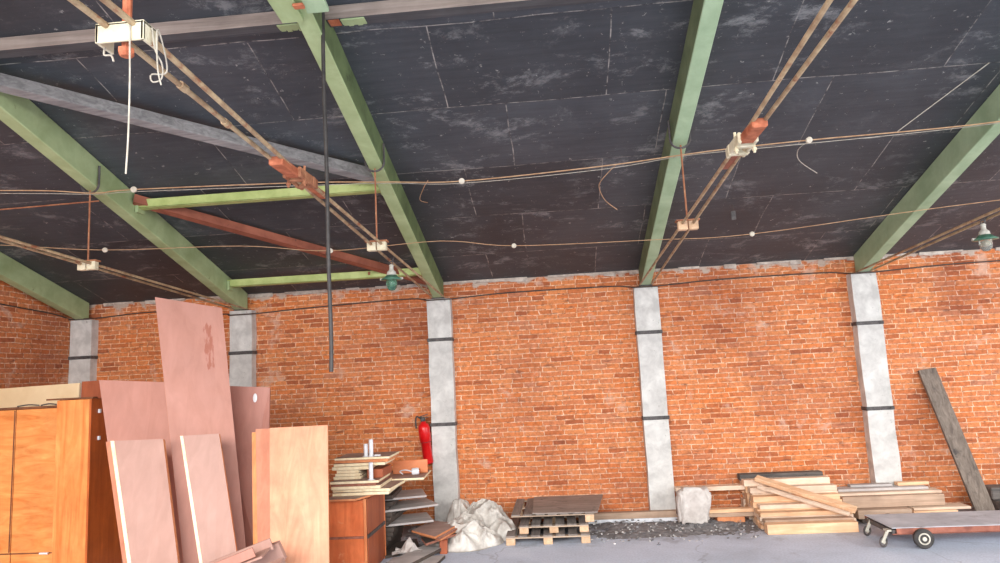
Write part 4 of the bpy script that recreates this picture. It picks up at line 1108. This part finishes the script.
# dark plank leaning on the wall
bm = bmesh.new()
a, b = Vector((4.73, 8.52, .006)), Vector((4.52, 8.975, 1.66))
d = (b-a).normalized(); s = Vector((1, 0, .16)); s = (s-d*s.dot(d)).normalized()*.102; n = d.cross(s).normalized()*.04
if n.y < 0: n = -n
f = hexa(bm, [a-s, a+s, a+s+n, a-s+n, b-s, b+s, b+s+n, b-s+n])
f[3].material_index = 1
lo = min(v.co.z for v in bm.verts)
bmesh.ops.translate(bm, verts=bm.verts, vec=(0, 0, .004-lo))
o = link('leaning_plank', bm, [M['dark_timber'], M['pine_grey']], origin=(4.79, 8.55, 0)); tag(o, 'tall dark weathered plank leaning against the brick wall at the right', 'plank')
# dark old beams at the right edge
for k, (xa, xb, y, z0, w, h, lab) in enumerate(((4.93, 6.4, 8.72, .002, .26, .14, 'lower dark old beam lying by the wall at the right edge'), (4.90, 6.3, 8.78, .144, .24, .14, 'upper dark old beam lying by the wall at the right edge'))):
    board('old_beam', lab, 'beam', M['dark_timber_x'], ((xa+xb)/2, y, z0+h/2), xb-xa, w, h-.002, -.02*k, group='old beams', bev=.012)
chips(60, (4.7, 5.6), (8.25, 8.6), .01, .03, M['rubble'], 'dark lumps of dirt in front of the old beams', 'debris')

# ------------------------------------------------------------------ flat trolley
t = thing('flat_trolley', 'low flat trolley with worn grey deck and rusty frame at the right', 'trolley', (4.05, 7.58, 0))
bm = bmesh.new(); box(bm, 3.14, 5.0, 7.285, 7.91, .187, .195, .002); link('deck', bm, M['trolley_top'], t)
bm = bmesh.new(); box(bm, 3.18, 5.0, 7.280, 7.292, .13, .1865, .003); box(bm, 3.14, 5.0, 7.280, 7.33, .128, .138, .002); box(bm, 3.14, 5.0, 7.86, 7.90, .128, .1865, .003)
fr = link('frame', bm, M['trolley_rust'], t)
bm = bmesh.new(); bar(bm, (3.155, 7.29, .15), (3.155, 7.90, .15), .03, .045, bev=.003); link('end_bar', bm, M['dark_steel'], t)
for (x, y, ax_, r) in ((3.405, 7.245, (0, -1, 0), .094), (3.405, 7.95, (0, 1, 0), .094), (4.75, 7.235, (0, -1, 0), .094), (4.75, 7.95, (0, 1, 0), .094)):
    bm = bmesh.new(); lathe(bm, [(.055, -.02), (r-.008, -.02), (r, -.012), (r, .012), (r-.008, .02), (.055, .02)], (x, y, r+.001), 28, ax_)
    w_ = link('wheel', bm, M['black_rubber'], t)
    bm = bmesh.new(); lathe(bm, [(.056, -.022), (.056, .022), (.045, .024), (.04, .016), (.022, .016), (.020, .028), (.006, .03)], (x, y, r+.001), 24, ax_)
    link('hub', bm, M['hub'], w_)
    bm = bmesh.new(); tube(bm, [(x, y, r), (x, y+(.2 if y < 7.5 else -.2), r)], .012, 8); link('axle', bm, M['dark_steel'], t)
    bm = bmesh.new(); box(bm, x-.06, x+.06, min(y, 7.3) if y < 7.5 else 7.89, 7.3 if y < 7.5 else max(y, 7.9), .11, .128, .003) if False else box(bm, x-.05, x+.05, (7.285 if y < 7.5 else 7.87), (7.31 if y < 7.5 else 7.895), .085, .128, .003)
    link('axle_bracket', bm, M['trolley_rust'], t)
for x, y in ((3.065, 7.33), (3.11, 7.80)):
    t2 = None
    bm = bmesh.new(); torus(bm, (x, y, .055), .044, .010, (.5, -1, 0), 22, 8); w_ = link('caster_wheel', bm, M['dark_steel'], t)
    bm = bmesh.new(); lathe(bm, [(.02, -.008), (.02, .008)], (x, y, .055), 14, (.5, -1, 0)); link('hub', bm, M['hub'], w_)
    bm = bmesh.new(); bar(bm, (x-.02, y-.02, .05), (x+.045, y-.01, .16), .012, .03, bev=.002); bar(bm, (x+.01, y+.03, .05), (x+.06, y+.03, .16), .012, .03, bev=.002); box(bm, x+.03, x+.09, y-.03, y+.05, .155, .172, .002)
    link('caster_fork', bm, M['hub'], t)

# ------------------------------------------------------------------ camera
cam = bpy.data.cameras.new('camera'); co = bpy.data.objects.new('camera', cam); C.objects.link(co)
F, yaw, pitch, roll, hc = 683.67, -.0812, .1345, .0512, 1.8852
cy, sy, cp, sp, cr, sr = math.cos(yaw), math.sin(yaw), math.cos(pitch), math.sin(pitch), math.cos(roll), math.sin(roll)
f = Vector((sy*cp, cy*cp, sp)); r = Vector((cy, -sy, 0)); u = r.cross(f)
r2 = cr*r - sr*u; u2 = cr*u + sr*r
co.matrix_world = Matrix(((r2.x, u2.x, -f.x, 0), (r2.y, u2.y, -f.y, 0), (r2.z, u2.z, -f.z, hc), (0, 0, 0, 1)))
cam.sensor_fit = 'HORIZONTAL'; cam.sensor_width = 36; cam.lens = F*36/1000; cam.clip_start = .05
bpy.context.scene.camera = co

# ------------------------------------------------------------------ light
w = bpy.data.worlds.new('world'); bpy.context.scene.world = w; w.use_nodes = True
bg = w.node_tree.nodes['Background']; bg.inputs['Color'].default_value = (.95, .97, 1.0, 1); bg.inputs['Strength'].default_value = 1.3
def area(name, loc, target, sx, sy_, power, col=(1, 1, 1)):
    l = bpy.data.lights.new(name, 'AREA'); l.shape = 'RECTANGLE'; l.size = sx; l.size_y = sy_; l.energy = power; l.color = col
    o = bpy.data.objects.new(name, l); C.objects.link(o); o.location = loc
    o.rotation_euler = (Vector(target)-Vector(loc)).to_track_quat('-Z', 'Y').to_euler()
    return o
area('daylight_from_doors', (-1.5, -9.0, 6.0), (0, 7.5, .8), 14, 6, 3500, (1, .985, .96))  # added area lamp for daylight from behind; the opening itself is unseen
area('daylight_from_right', (11, 0.0, 4.0), (1, 6.5, .5), 6, 5, 500, (1, .99, .97))
sc = bpy.context.scene
sc.view_settings.view_transform = 'Standard'; sc.view_settings.look = 'None'
sc.view_settings.exposure = .22; sc.view_settings.gamma = 1
